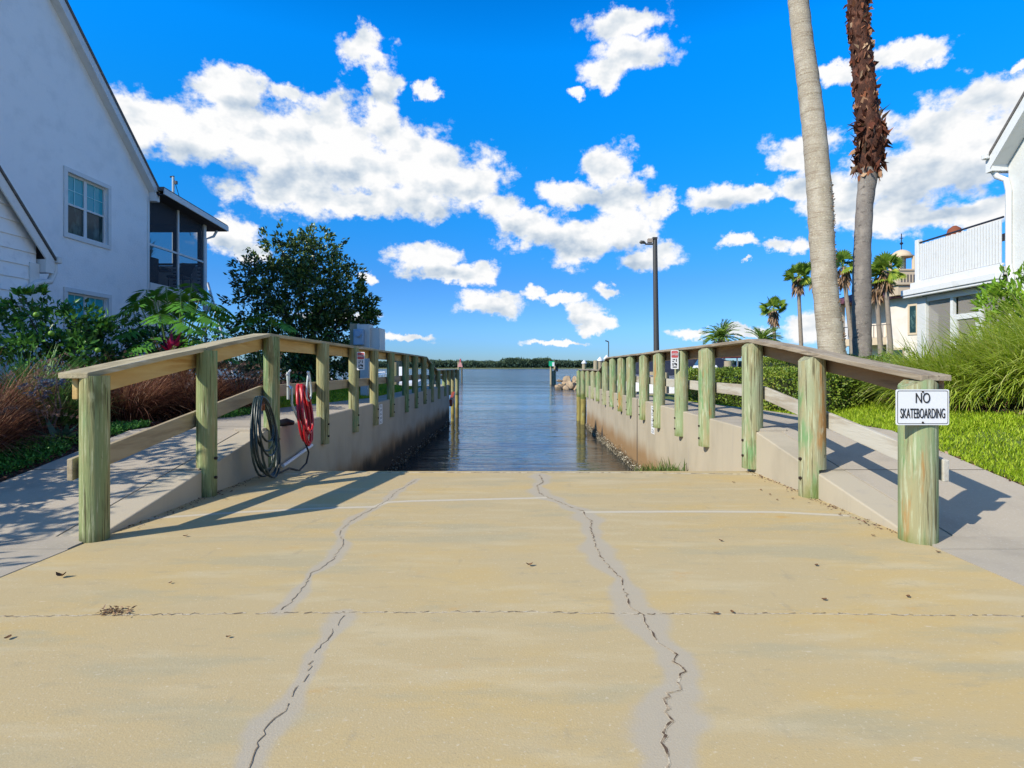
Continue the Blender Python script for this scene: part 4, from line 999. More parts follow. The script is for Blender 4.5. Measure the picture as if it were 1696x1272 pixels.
V, Q, T = blade_arrays(bp, rng.uniform(.35, .6, 70), rng.uniform(0, 6.28, 70), rng.uniform(.1, .9, 70), rng.uniform(.2, .8, 70), .035, 4)
npmesh('leaves', V, Q, M['darkshrub'], t, T)
# antenna behind the porch roof, white outrigger pole
t = thing('antenna_mast', 'thin grey antenna mast above the porch roof', 'antenna', (-13.3, 21.9, .3))
p = at(287, 293, 22); m = MB(); m.tube([(p.x, 22, .3), (p.x, 22, p.z)], .045, 8); m.build('mast', M['cabinet'], t)
m = MB(); m.tube([(p.x - .12, 22, p.z), (p.x + .03, 22, p.z + .02)], .03, 6); m.obox((p.x + .1, 22, p.z - .22), (.09, .09, .12)); m.build('sensor', M['bronze'], t)
m = MB(); m.tube([(p.x + .02, 22, p.z - .05), (p.x + .5, 22.3, p.z - 2.2)], .012, 5); m.build('stay', M['bronze'], t)
a, b = at(344, 468, 20.5), at(370, 560, 20.5)
m = MB(); m.tube([a, b, b + (b - a) * .9], .045, 8); props(m.build('slanted_pole', M['white'], None, smooth=True), 'white pole slanting up beside the grey house porch', 'pole')

# ---- white house on the sunlit side
H2 = thing('white_house', 'white house with a picket balcony above a screened lower porch', 'house', (10, 11, .6))
def part2(nm, mm, *boxes, bevel=0):
    m = MB()
    for b in boxes: m.box(*b)
    return m.build(nm, mm, H2, bevel=bevel)
hole_wall('gable_wall', [(-1.5, 0), (11.62, 0), (11.62, 5.35), (5.0, 12.4), (-1.5, 5.35)], [], 10.02, .3, M['stuccowhite'], H2)
part2('rear_wall', M['stuccowhite'], (10.33, 19, -1.5, 11.6, 0, 5.35))
for sg in (1, -1):
    a = (5.05, 12.55); b = (5.05 + sg * 6.62, 5.50)
    m = MB(); m.extrude([(9.66, a[0], a[1] + .04), (9.66, b[0], b[1] + .04), (9.66, b[0], b[1] + .11), (9.66, a[0], a[1] + .13)], (9, 0, 0)); m.build('roof', M['shingle'], H2)
    m = MB(); m.extrude([(9.68, a[0], a[1] - .26), (9.68, b[0], b[1] - .22), (9.68, b[0], b[1] + .038), (9.68, a[0], a[1] + .038)], (.03, 0, 0)); m.build('rake_board', M['trim'], H2)
    m = MB(); m.extrude([(9.712, a[0], a[1] - .24), (9.712, b[0], b[1] - .20), (9.712, b[0], b[1] - .17), (9.712, a[0], a[1] - .21)], (.3, 0, 0)); m.build('soffit', M['trim'], H2)
part2('eave_return', M['trim'], (9.70, 10.3, 11.63, 11.80, 5.22, 5.48))
part2('gutter', M['trim'], (9.60, 19, 11.68, 11.80, 5.485, 5.60), bevel=.02)
m = MB(); m.tube([(9.78, 11.74, 5.48), (9.78, 11.74, 5.28), (9.85, 11.7, 5.12), (9.95, 11.60, 5.02), (9.97, 11.56, 4.8), (9.97, 11.56, 3.3), (9.95, 11.5, 3.1), (9.95, 11.4, 2.6), (9.95, 11.4, .8)], .055, 10); m.build('downspout', M['trim'], H2, smooth=True)
m = MB(); m.tube([(10.0, 11.2, 4.45), (9.97, 10.9, 4.62), (9.97, 10.6, 4.65), (9.97, 10.2, 4.62)], .012, 6); m.build('cable', M['cabinet'], H2)
# lower porch block with skirt roof and balcony
part2('porch_slab', M['trim'], (9.90, 17, 11.64, 14.25, 3.10, 3.27))
part2('skirt_board', M['trim'], (9.86, 9.895, 11.60, 14.30, 3.10, 3.30))
part2('porch_gutter', M['trim'], (9.70, 9.855, 11.55, 14.42, 2.99, 3.13), (9.73, 9.855, 11.57, 14.40, 2.93, 2.988), bevel=.012)
part2('porch_gutter', M['trim'], (9.86, 16, 14.31, 14.44, 2.99, 3.13), bevel=.012)
part2('column', M['stuccowhite'], (9.93, 10.25, 13.86, 14.16, 0, 2.93), bevel=.01)
part2('porch_header', M['trim'], (9.95, 10.05, 11.64, 13.855, 2.80, 2.93))
part2('porch_post', M['trim'], (9.96, 10.04, 13.03, 13.11, 0, 2.80))
part2('porch_post', M['trim'], (9.96, 10.04, 12.22, 12.30, 0, 2.80))
part2('screen_door', M['trim'], (9.97, 10.03, 12.305, 13.025, 2.28, 2.40), (9.97, 10.03, 12.93, 13.02, .6, 2.279), (9.97, 10.03, 12.31, 12.40, .6, 2.279))
m = MB()
for (q0, q1) in ((11.66, 12.21), (12.41, 12.92), (13.12, 13.85)): m.quad((10.0, q0, .5), (10.0, q1, .5), (10.0, q1, 2.80), (10.0, q0, 2.80))
m.build('porch_screen', M['screenlight'], H2)
part2('inner_wall', M['innertan'], (12.6, 12.8, 11.64, 15.0, 0, 3.09))
part2('inner_end_wall', M['innertan'], (10.3, 12.59, 14.17, 14.3, 0, 3.09))
part2('porch_ceiling', M['inner'], (10.06, 12.59, 11.64, 14.16, 2.86, 3.09))
m = MB(); m.bar((10.3, 12.5, 2.05), (10.3, 12.95, 2.3), .05, .05); m.bar((10.3, 12.9, 2.25), (10.3, 12.88, 2.5), .06, .05); m.build('wall_arm', M['black'], H2)
B = thing('balcony_rail', 'white picket balcony rail with a dark top bar on the white house', 'railing', (9.96, 12.9, 3.27))
m = MB(); m.tube([(9.95, 11.66, 4.28), (9.95, 14.12, 4.28)], .022, 8); m.build('top_bar', M['bronze'], B)
m = MB(); m.box(9.94, 9.97, 11.66, 14.08, 3.30, 3.34); m.build('bottom_rail', M['trim'], B)
m = MB(); m.box(9.90, 10.02, 14.08, 14.20, 3.275, 4.36); m.build('newel_post', M['trim'], B, bevel=.01)
for i in range(31):
    y = 11.70 + i * .0765
    m = MB(); m.box(9.935, 9.955, y, y + .052, 3.345, 4.235 + .01 * math.sin(i * 3)); m.build('picket', M['trim'], B)
t = thing('planter_pot', 'rusty rounded planter peeping over the balcony rail', 'planter', (10.3, 13.42, 3.28))
m = MB(); m.tube([(10.3, 13.42, 3.28), (10.3, 13.42, 3.9), (10.3, 13.42, 4.25), (10.3, 13.42, 4.46), (10.3, 13.42, 4.53)], [.14, .2, .19, .13, .04], 14); m.build('pot', mat('rust brown clay', (.20, .06, .03), rough=.8), t, smooth=True)
m = MB(); m.box(10.5, 10.8, 11.7, 12.9, 4.0, 4.09); m.box(10.55, 10.75, 11.9, 12.0, 3.28, 3.999); m.box(10.55, 10.75, 12.7, 12.8, 3.28, 3.999); props(m.build('balcony_bench', M['bronze'], None), 'dark bench seen through the balcony pickets', 'bench')

# ---- cream villa far behind the palms
VL = thing('cream_villa', 'cream two storey villa with purple brown tiled roof and bell cupola', 'villa', (26, 38, .4))
P0 = Vector((26.2, 36.3, 0)); P1 = Vector((23.7, 42.6, 0)); dv = (P1 - P0).normalized(); nv = Vector((-dv.y, dv.x, 0)); nv = nv if nv.x < 0 else -nv
def vbox(mb, u0, u1, d0, d1, z0, z1):
    """along the villa front u (m from its near end), d behind the front"""
    p = [P0 + dv * u - nv * d for u in (u0, u1) for d in (d0, d1)]
    vs = [(q.x, q.y, z) for z in (z0, z1) for q in p]
    mb.add(vs, [(0, 1, 3, 2), (4, 6, 7, 5), (0, 4, 5, 1), (2, 3, 7, 6), (0, 2, 6, 4), (1, 5, 7, 3)])
def vpart(nm, mm, *bs):
    m = MB()
    for b in bs: vbox(m, *b)
    return m.build(nm, mm, VL)
vpart('front_wall', M['villa'], (-4, 2.75, 0, 8, 0, 5.9))
vpart('wing_wall', M['villa'], (2.75, 6.6, 1.3, 8, 0, 5.9))
vpart('corner_pier', M['villa'], (6.3, 6.7, .1, .5, .3, 5.9), (6.25, 6.75, .05, .55, 2.9, 3.3))
vpart('balcony_floor', M['villatrim'], (2.76, 6.7, .1, 1.29, 2.75, 3.25))
m = MB()
for i in range(12): vbox(m, 2.8 + i * .33, 2.83 + i * .33, .16, .19, 3.25, 4.1)
vbox(m, 2.77, 6.5, .15, .2, 4.1, 4.15); m.build('balcony_railing', M['bronze'], VL)
for (u, z0, z1) in ((.75, 3.45, 5.2), ):
    f = vpart('window', M['villatrim'], (u - .14, u + .54, -.06, 0.0, z0 - .14, z1 + .14))
    m = MB(); vbox(m, u, u + .4, -.075, -.061, z0, z1); m.build('pane', M['darkglass'], f)
f = vpart('window', M['villatrim'], (1.55, 2.35, -.06, 0.0, .9, 2.5)); m = MB(); vbox(m, 1.62, 2.28, -.075, -.061, .95, 2.35); m.build('pane', M['darkglass'], f)
f = vpart('door', M['villatrim'], (3.1, 4.0, 1.24, 1.30, .4, 2.6)); m = MB(); vbox(m, 3.2, 3.9, 1.22, 1.239, .45, 2.5); m.build('pane', M['darkglass'], f)
f = vpart('door', M['villatrim'], (3.0, 3.7, 1.24, 1.30, 3.3, 5.3)); m = MB(); vbox(m, 3.1, 3.6, 1.22, 1.239, 3.35, 5.2); m.build('pane', M['darkglass'], f)
m = MB(); q = [P0 + dv * 2.6 - nv * -.06]; m.tube([(q[0].x, q[0].y, 5.8), (q[0].x, q[0].y, .4)], .05, 8); m.build('downspout', M['bronze'], VL)
def vp(u, d, z): p = P0 + dv * u - nv * d; return (p.x, p.y, z)
m = MB(); m.add([vp(-4.7, -.7, 5.95), vp(7.4, -.7, 5.95), vp(7.4, 8.7, 5.95), vp(-4.7, 8.7, 5.95), vp(0, 4, 7.9), vp(3.2, 4, 7.9), vp(-4.7, -.7, 5.8), vp(7.4, -.7, 5.8), vp(7.4, 8.7, 5.8), vp(-4.7, 8.7, 5.8)],
    [(0, 1, 5, 4), (1, 2, 5), (2, 3, 4, 5), (3, 0, 4), (0, 6, 7, 1), (1, 7, 8, 2), (2, 8, 9, 3), (3, 9, 6, 0), (6, 9, 8, 7)]); m.build('tiled_roof', M['tile'], VL)
cp = at(1493, 470, 37.5); cx, cy = cp.x, 37.5
m = MB(); m.box(cx - .55, cx + .55, cy - .5, cy + .5, 5.9, 6.55); m.box(cx - .68, cx + .68, cy - .64, cy + .64, 6.55, 7.45); m.box(cx - .74, cx + .74, cy - .70, cy + .70, 7.45, 7.56); cu = m.build('cupola', M['villatrim'], VL)
for i in range(5):
    m = MB(); m.box(cx - .45 + i * .2, cx - .37 + i * .2, cy - .645, cy - .63, 6.7, 7.2); m.build('slot', M['bronze'], cu)
for dx in (-.5, .42):
    for dy in (-.5, .42): m = MB(); m.tube([(cx + dx + .04, cy + dy, 7.56), (cx + dx + .04, cy + dy, 8.42)], .11, 10); m.build('column', M['villatrim'], cu, smooth=True)
m = MB(); m.tube([(cx, cy, 7.56), (cx, cy, 8.42)], .16, 10); m.build('column', M['villa'], cu, smooth=True)
m = MB(); m.tube([(cx, cy, 8.42), (cx, cy, 8.50), (cx, cy, 8.52), (cx, cy, 8.72), (cx, cy, 8.86), (cx, cy, 8.94)], [.70, .70, .60, .50, .30, .06], 18); m.build('dome', M['villatrim'], cu, smooth=True)
m = MB(); m.tube([(cx, cy, 8.9), (cx, cy, 10.0)], .03, 6); m.tube([(cx, cy, 9.25), (cx, cy, 9.35), (cx, cy, 9.45)], [.03, .12, .03], 8); m.bar((cx - .12, cy, 9.7), (cx + .12, cy, 9.7), .04, .04); m.build('finial', M['bronze'], cu)
# ================================================================ waterfront things
def lamp_post():
    p = at(1087, 600, 17); top = at(1083, 394, 17).z
    t = thing('street_lamp', 'tall dark lamp post with a short arm, behind the sunlit rail', 'street lamp', (p.x, 17.0, .4))
    m = MB(); m.tube([(p.x + .03, 17.0, -1.5), (p.x + .02, 17.0, .4), (p.x - .04, 17.0, top)], [.095, .09, .066], 12); m.build('pole', M['lampgrey'], t, smooth=True)
    m = MB(); m.box(p.x - .26, p.x - .12, 16.93, 17.07, top - .14, top - .03); m.build('junction_box', M['lamptan'], t)
    m = MB(); m.box(p.x - .33, p.x - .11, 16.98, 17.02, top - .21, top - .165); m.build('arm', M['lampgrey'], t)
    m = MB(); m.tube([(p.x - .31, 17.0, top - .17), (p.x - .38, 17.0, top - .13), (p.x - .46, 17.0, top - .13), (p.x - .5, 17.0, top - .14)], [.02, .05, .055, .02], 10); m.build('lamp_head', M['lampgrey'], t, smooth=True)
    m = MB(); m.box(p.x - .12, p.x + .02, 16.92, 17.08, top - .04, top + .01); m.build('cap', M['lampgrey'], t)
lamp_post()
p = at(1008, 566, 60); m = MB(); m.tube([(p.x, 60, -2), (p.x, 60, p.z)], .05, 6); m.tube([(p.x, 60, p.z), (p.x - .35, 60, p.z + .12)], .06, 6); props(m.build('light_pole', M['lampgrey'], None), 'very thin far light pole standing over the marina', 'lamp')
def pile_marker(name, label, xs, Y, tops, base=WATER - 2):
    t = thing(name, label, 'channel marker', (at(xs[0], 608, Y).x, Y, WATER))
    for i, (x, top) in enumerate(zip(xs, tops)):
        q = at(x, top, Y); m = MB(); m.tube([(q.x, Y + .3 * i, base), (q.x, Y + .3 * i, q.z)], .16, 10); m.build('pile', M['pile'], t, smooth=True)
    return t
t = pile_marker('channel_marker', 'red triangle channel marker on two piles beyond the shaded rail', (759.5, 764.5), 91, (599, 601))
a = at(762, 603, 90.6); m = MB(); m.extrude([(a.x - .42, 90.6, a.z - .45), (a.x + .42, 90.6, a.z - .45), (a.x, 90.6, a.z + .55)], (0, .05, 0)); m.build('triangle_board', mat('pale red board', (.62, .28, .25), rough=.6), t)
m = MB(); m.tube([(a.x + .05, 90.7, a.z + .3), (a.x + .05, 90.7, a.z + .85)], .12, 8); m.build('lantern', M['red'], t)
t = pile_marker('channel_marker', 'green channel marker on a cluster of piles by the rock jetty', (912.5, 916, 919.5), 79, (607, 614, 606))
a = at(914, 603, 78.6); m = MB(); m.box(a.x - .42, a.x + .3, 78.6, 78.66, a.z - .30, a.z + .40); m.build('square_board', M['green'], t)
m = MB(); m.box(a.x + .05, a.x + .35, 78.5, 78.59, a.z - .3, a.z + .25); m.build('white_panel', M['white'], t)
m = MB(); q = at(922, 613, 79); m.box(q.x - .2, q.x + .2, 79, 79.3, q.z - .2, q.z + .3); m.build('equipment_box', M['lampgrey'], t)
m = MB(); m.bar((at(912.5, 620, 79).x, 79, .3), (at(919.5, 620, 79).x, 79.6, .3), .12, .2); m.build('brace', M['dock'], t)
# rock jetty: boulders one can count
def boulder(r, seed):
    rr = np.random.default_rng(seed)
    bm = bmesh.new(); bmesh.ops.create_icosphere(bm, subdivisions=2, radius=r)
    ax = [(rr.normal(size=3), rr.uniform(.5, .85)) for _ in range(16)]
    for v in bm.verts:
        for n, d in ax:
            n = Vector(n).normalized(); s = v.co.dot(n)
            if s > d * r: v.co -= n * (s - d * r)
        v.co.z *= .8
    me = bpy.data.meshes.new('boulder'); bm.to_mesh(me); bm.free(); me.materials.append(M['rock']); return me
bmeshes = [boulder(.46, i) for i in range(8)]
cnt = 0
for row, (zb, dy, n) in enumerate(((WATER + .02, 0, 26), (WATER + .28, .7, 25), (WATER + .58, 1.4, 24), (WATER + .86, 2.1, 22))):
    for i in range(n):
        x = 4.3 + row * .4 + i * .58 + rng.uniform(-.25, .25)
        o = bpy.data.objects.new('jetty_boulder', bmeshes[cnt % 8]); C.objects.link(o); cnt += 1
        o.location = (x, 61 + dy + rng.uniform(-.3, .3), zb + rng.uniform(-.15, .15)); o.rotation_euler = (rng.uniform(0, 6), rng.uniform(0, 6), rng.uniform(0, 6)); s = rng.uniform(1.0, 1.5); o.scale = (s, s, s)
        props(o, 'ochre boulder piled in the rock jetty past the sunlit rail', 'boulder', 'boulders of the rock jetty')
o = bpy.data.objects.new('jetty_boulder', bmeshes[0]); C.objects.link(o); o.location = (4.45, 61.6, WATER + .95); o.scale = (1.0, .9, .65); props(o, 'single boulder perched on top at the outer tip of the rock jetty', 'boulder', 'boulders of the rock jetty')
# dock piles with white caps
def dock_pile(x, topy, Y, label, cap=True, group='dock piles of the marina'):
    q = at(x, topy, Y); t = thing('dock_pile', label, 'pile', (q.x, Y, WATER), group)
    m = MB(); m.tube([(q.x, Y, WATER - 2), (q.x, Y, q.z)], .15, 10); m.build('shaft', M['pile'], t, smooth=True)
    if cap: m = MB(); m.tube([(q.x, Y, q.z), (q.x, Y, q.z + .06), (q.x, Y, q.z + .25)], [.19, .19, .02], 12); m.build('cap', M['white'], t, smooth=True)
dock_pile(967.5, 602, 40, 'slim dock pile with a white cone cap, above the far end of the sunlit rail')
dock_pile(994, 598, 33, 'dock pile with a white cone cap, middle of the three white capped ones')
dock_pile(1005, 595, 33, 'dock pile with a white cone cap, right beside the raised part of the sunlit rail')
dock_pile(987, 597, 33, 'plain uncapped dock pile just left of a white capped one', False)
for x, ty, Y, lab in ((1206, 598, 21.5, 'thick tan dock pile standing behind the hedge under the maroon umbrella'), (1289, 594, 19, 'pale square topped pile in front of the taller hedge'), (655, 600, 25, 'short dock pile behind the shaded rail')):
    dock_pile(x, ty, Y, lab, False)
def boat_lift(x, y, z0, L, B_, heading, label):
    t = thing('boat_lift', label, 'boat lift', (x, y, WATER), 'boat lifts of the marina')
    ca, sa = math.cos(heading), math.sin(heading)
    W = lambda u, v, z: Vector((x + u * ca - v * sa, y + u * sa + v * ca, WATER + z))
    for u in (-L * .25, L * .25):
        m = MB(); m.bar(W(u, -B_ * .75, z0 - .3), W(u, B_ * .75, z0 - .3), .15, .18); m.build('cradle_beam', M['dock'], t)
        for v in (-B_ * .8, B_ * .8): m = MB(); m.tube([W(u, v, -2.5), W(u, v, z0 + 1.5)], .12, 8); m.build('pile', M['pile'], t, smooth=True)
def boat(x, y, z0, L, B_, heading, label, cover=None, stripe=None, console=True, tower=False):
    t = thing('motor_boat', label, 'boat', (x, y, WATER))
    ca, sa = math.cos(heading), math.sin(heading)
    W = lambda u, v, z: (x + u * ca - v * sa, y + u * sa + v * ca, WATER + z)
    def hull(z0_, z1_, w0, w1, nm, mm):
        m = MB(); n = 12; rows = []
        for i in range(n + 1):
            s = i / n; wv = (1 - max(0, (s - .45) / .55) ** 2.2)
            rise = .25 * s * s
            rows.append((s, wv, rise))
        vs, fs = [], []
        for s, wv, rise in rows:
            u = (s - .5) * L
            vs += [W(u, -B_ / 2 * wv * w0, z0_ + rise * .5), W(u, -B_ / 2 * wv * w1, z1_ + rise), W(u, B_ / 2 * wv * w1, z1_ + rise), W(u, B_ / 2 * wv * w0, z0_ + rise * .5)]
        for i in range(n):
            for q in range(4): fs.append((i * 4 + q, i * 4 + (q + 1) % 4, i * 4 + 4 + (q + 1) % 4, i * 4 + 4 + q))
        fs += [(0, 1, 2, 3), (n * 4 + 3, n * 4 + 2, n * 4 + 1, n * 4)]
        m.add(vs, fs); return m.build(nm, mm, t, smooth=True)
    hull(-.2 + z0, .35 + z0, .8, .95, 'hull', M['white'] if stripe is None else stripe); hull(.352 + z0, .95 + z0, .955, 1.0, 'topsides', M['white'])
    if cover is not None:
        m = MB(); vs, fs = [], []
        n = 8
        for i in range(n + 1):
            s = i / n; u = (s - .5) * L * .94; wv = (1 - max(0, (s - .45) / .55) ** 2.2); hh = 1.15 + .75 * math.sin(math.pi * min(1, s * 1.15)) ** .6
            vs += [W(u, -B_ / 2 * wv * 1.02, .9 + z0 + .2 * s * s), W(u, -B_ / 2 * wv * .6, hh + z0), W(u, 0, hh + .12 + z0), W(u, B_ / 2 * wv * .6, hh + z0), W(u, B_ / 2 * wv * 1.02, .9 + z0 + .2 * s * s)]
        for i in range(n):
            for q in range(4): fs.append((i * 5 + q, i * 5 + q + 1, i * 5 + 6 + q, i * 5 + 5 + q))
        m.add(vs, fs); m.build('cover', cover, t, smooth=True)
    elif console:
        m = MB(); vs = [W(u, v, z) for (u, v, z) in ((-.5, -.5, .95), (.5, -.5, .95), (.5, .5, .95), (-.5, .5, .95), (-.4, -.45, 1.75), (.25, -.45, 1.75), (.25, .45, 1.75), (-.4, .45, 1.75))]
        vs = [(a_, b_, c_ + z0) for a_, b_, c_ in vs]
        m.add(vs, [(0, 3, 2, 1), (4, 5, 6, 7), (0, 1, 5, 4), (1, 2, 6, 5), (2, 3, 7, 6), (3, 0, 4, 7)]); m.build('console', M['white'], t, bevel=.05)
        m = MB(); vs = [(a_, b_, c_ + z0) for a_, b_, c_ in [W(.26, -.5, 1.7), W(.26, .5, 1.7), W(-.05, .45, 2.15), W(-.05, -.45, 2.15)]]; m.add(vs, [(0, 1, 2, 3)]); m.build('windscreen', M['darkglass'], t)
        m = MB(); r_ = [Vector(W(L * .1 + i * L * .06, B_ * .47 * (1 - max(0, (.6 + i * .06 - .45) / .55) ** 2.2), 1.3 + z0 + .02 * i)) for i in range(6)]
        m.tube(r_, .025, 6)
        for q in r_: m.tube([q, q - Vector((0, 0, .3))], .02, 5)
        m.build('bow_rail', M['chrome'], t)
    if tower:
        m = MB(); vs = [W(u, v, z) for u in (-.9, .9) for v in (-.9, .9) for z in (2.75, 2.83)]; vs = [(a_, b_, c_ + z0) for a_, b_, c_ in vs]
        m.add(vs, [(0, 1, 3, 2), (4, 6, 7, 5), (0, 4, 5, 1), (2, 3, 7, 6), (0, 2, 6, 4), (1, 5, 7, 3)]); m.build('hardtop', M['hullblue'], t)
        for u in (-.7, .7):
            for v in (-.7, .7): m = MB(); m.tube([Vector(W(u, v, .9 + z0)), Vector(W(u, v, 2.75 + z0))], .04, 6); m.build('strut', M['chrome'], t)
    m = MB(); c_ = Vector(W(-L / 2 - .2, 0, .75 + z0)); m.obox(c_, (.4, .4, .8), Matrix.Rotation(heading, 3, 'Z')); m.build('outboard', M['black'], t, bevel=.08)
boat_lift(6.9, 24, 1.1, 7.5, 2.5, R(8), 'pile and beam boat lift under the navy covered boat')
boat(6.9, 24, 1.1, 7.5, 2.5, R(8), 'white boat under a navy canvas cover behind the sunlit rail', cover=M['navy'])
boat_lift(6.6, 20.3, .75, 6.2, 2.0, R(174), 'pile and beam boat lift under the open white boat')
boat(6.6, 20.3, .75, 6.2, 2.0, R(174), 'open white boat with bow rail moored in front of the navy covered one')
boat_lift(12.2, 31, .6, 6.0, 2.2, R(100), 'pile and beam boat lift under the hardtop boat near the umbrella')
boat(12.2, 31, .6, 6.0, 2.2, R(100), 'white boat with a blue hardtop, near the thick tan dock pile', tower=True)
boat(4.6, 19.2, -.1, 3.4, 1.5, R(80), 'low white skiff tied against the sunlit rail wall', console=False)
boat_lift(-9.2, 27, .8, 7.0, 2.4, R(10), 'pile and beam boat lift under the red hulled boat')
boat(-9.2, 27, .8, 7.0, 2.4, R(10), 'white boat with a brick red hull glimpsed under the evergreen tree', stripe=M['hullred'])
boat_lift(-6.6, 31, .7, 7.5, 2.6, R(95), 'pile and beam boat lift under the low console boat behind the shaded rail')
boat(-6.6, 31, .7, 7.5, 2.6, R(95), 'white boat with a low console glimpsed behind the shaded rail')
# floating docks
for (x0, x1, y0, y1, lab) in ((3.4, 13.5, 16.3, 17.6, 'bleached boardwalk dock beyond the sunlit rail'), (-20, -3.4, 23.2, 24.2, 'bleached boardwalk dock beyond the shaded rail')):
    t = thing('floating_dock', lab, 'dock', ((x0 + x1) / 2, (y0 + y1) / 2, WATER))
    m = MB(); m.box(x0, x1, y0, y1, -.22, -.10)
    m.build('deck', M['dock'], t)
    for i in range(5):
        x = x0 + .3 + (x1 - x0 - .6) * i / 4; m = MB(); m.tube([(x, y1 - .2, -4), (x, y1 - .2, .45)], .12, 8); m.build('leg', M['pile'], t)
t = thing('patio_umbrella', 'maroon patio umbrella beside the far date palm', 'umbrella', (11.0, 30, .4))
c = at(1199, 588, 30); m = MB(); m.tube([(c.x, 30, c.z + .12), (c.x, 30, c.z)], [.05, .9], 8, cap=False); m.tube([(c.x, 30, c.z), (c.x, 30, c.z - .16)], [.9, .92], 8, cap=False); m.build('canopy', M['maroon'], t)
m = MB(); m.tube([(c.x, 30, -1.2), (c.x, 30, c.z + .1)], .03, 6); m.build('pole', M['chrome'], t)
# far shore
def shore():
    m = MB(); m.box(-1400, 1400, 905, 1400, WATER - 1, WATER + 1.1); props(m.build('marsh_bank', M['marsh']), kind='structure')
    r = np.random.default_rng(3); parts = []
    for k in range(1500):
        x = r.uniform(-700, 700); y = r.uniform(945, 1010)
        big = .5 + .5 * math.sin(x * .021 + 1.0) * math.sin(x * .0083 + .4)
        h = 8 + 7 * r.random() * (.4 + .6 * big) + (4 if abs(x - 15) < 40 else 0); w = r.uniform(6, 13); n = 90
        d = sphere_dirs(n); d[:, 2] = np.abs(d[:, 2])
        pos = np.array([x, y, WATER + 1 + h * .42]) + d * np.array([w, w * .7, h * .55]) * r.uniform(.8, 1.05, (n, 1))
        V, Q, T = leaf_arrays(pos, d + r.normal(0, .7, (n, 3)), r.uniform(1.4, 2.8, n), r.uniform(1.4, 2.6, n), tone=np.clip(r.normal(.25 + .5 * r.random(), .14, n) + .25 * d[:, 2], 0, 1))
        parts.append((V, Q, T))
        n = 20
        pos = np.array([x, y - 6, WATER + 1]) + np.stack([r.normal(0, w, n), r.normal(0, 2, n), r.uniform(.5, 7, n)], 1)
        parts.append(leaf_arrays(pos, r.normal(0, 1, (n, 3)), r.uniform(2.0, 4, n), r.uniform(2.0, 4, n), tone=np.clip(r.normal(.25, .12, n), 0, 1)))
    V, Q, T = cat_arrays(parts)
    props(npmesh('far_wood', V, Q, M['farwood'], None, T), 'dark green wood along the far shore', 'woods', kind='stuff')
shore()
# small far houses glimpsed on the shore
for i, (x, w) in enumerate(((772, 3), (835, 2), (742, 4), (905, 2.5))):
    pass

# ---------------------------------------------------------------- litter on the ramp
def leaf_litter(px, py, size, rot, label, group=None, curl=.4):
    p = gnd(px, py); p.z = ramp_z(p.y) if XL < p.x < XR else walk_z(p.y) + .004
    m = MB(); n = 5; vs = []
    for i in range(n + 1):
        s = i / n - .5; w = size * .32 * math.sqrt(max(0, 1 - (2 * s) ** 2)) + .001
        z = .004 + curl * size * (2 * s) ** 2 * .35 + .1 * size
        vs += [(s * size, -w, z + .12 * size), (s * size, 0, z), (s * size, w, z + .12 * size)]
    fs = []
    for i in range(n):
        for q in range(2): fs.append((i * 3 + q, i * 3 + q + 1, i * 3 + 4 + q, i * 3 + 3 + q))
    ca, sa = math.cos(rot), math.sin(rot)
    m.add([(p.x + a * ca - b * sa, p.y + a * sa + b * ca, p.z + c) for a, b, c in vs], fs)
    props(m.build('dead_leaf', M['deadleaf']), label, 'dead leaf', group)
leaf_litter(877, 938, .040, .2, 'curled brown leaf alone in the middle of the ramp', None, .8)
leaf_litter(101, 957, .055, .1, 'brown humped leaf on the ramp nearest the shaded handrail end', None, 1.0)
leaf_litter(307, 889, .030, .5, 'dark leaf at the edge of the shaded handrail shadow')
for px, py in ((1186, 1018), (1213, 1016), (1194, 897), (1352, 938), (1215, 796), (1260, 809), (1275, 817), (1287, 826), (1313, 824), (1433, 866), (1446, 888), (1554, 916), (1391, 852), (282, 967), (1504, 990), (375, 825), (1365, 995), (378, 1057), (13, 1059)):
    leaf_litter(px, py, rng.uniform(.018, .032), rng.uniform(0, 6), 'small dead brown leaf lying on the concrete', 'dead leaves on the concrete')
pos = np.zeros((90, 3))
for i in range(90):
    q = gnd(165 + 52 * rng.random(), 1013 + rng.normal(2, 2.5)); pos[i] = (q.x, q.y, .004 + .012 * rng.random())
V, Q, T = leaf_arrays(pos, np.stack([rng.normal(0, 1, 90), rng.normal(0, .5, 90), rng.normal(0, .25, 90)], 1), rng.uniform(.012, .035, 90), .008)
props(npmesh('leaf_clump', V, Q, M['thatch'], None, T), 'clump of dry brown plant litter caught in the ramp joint', 'litter', kind='stuff')
# grit in the foot of the walls
pos = []
for i in range(420):
    s = 1 if rng.random() < .6 else -1; X0 = XR if s > 0 else XL
    Y = rng.uniform(4.1, 6.7); x = X0 - s * (.015 + abs(rng.normal(0, .05))); pos.append((x, Y, ramp_z(Y) + .006))
pos = np.array(pos); V, Q, T = leaf_arrays(pos, rng.normal(0, 1, (420, 3)) * np.array([1, 1, .2]), rng.uniform(.008, .03, 420), .009)
props(npmesh('wall_foot_litter', V, Q, M['mulch'], None, T), 'dry leaf crumbs gathered at the foot of the ramp walls', 'litter', kind='stuff')
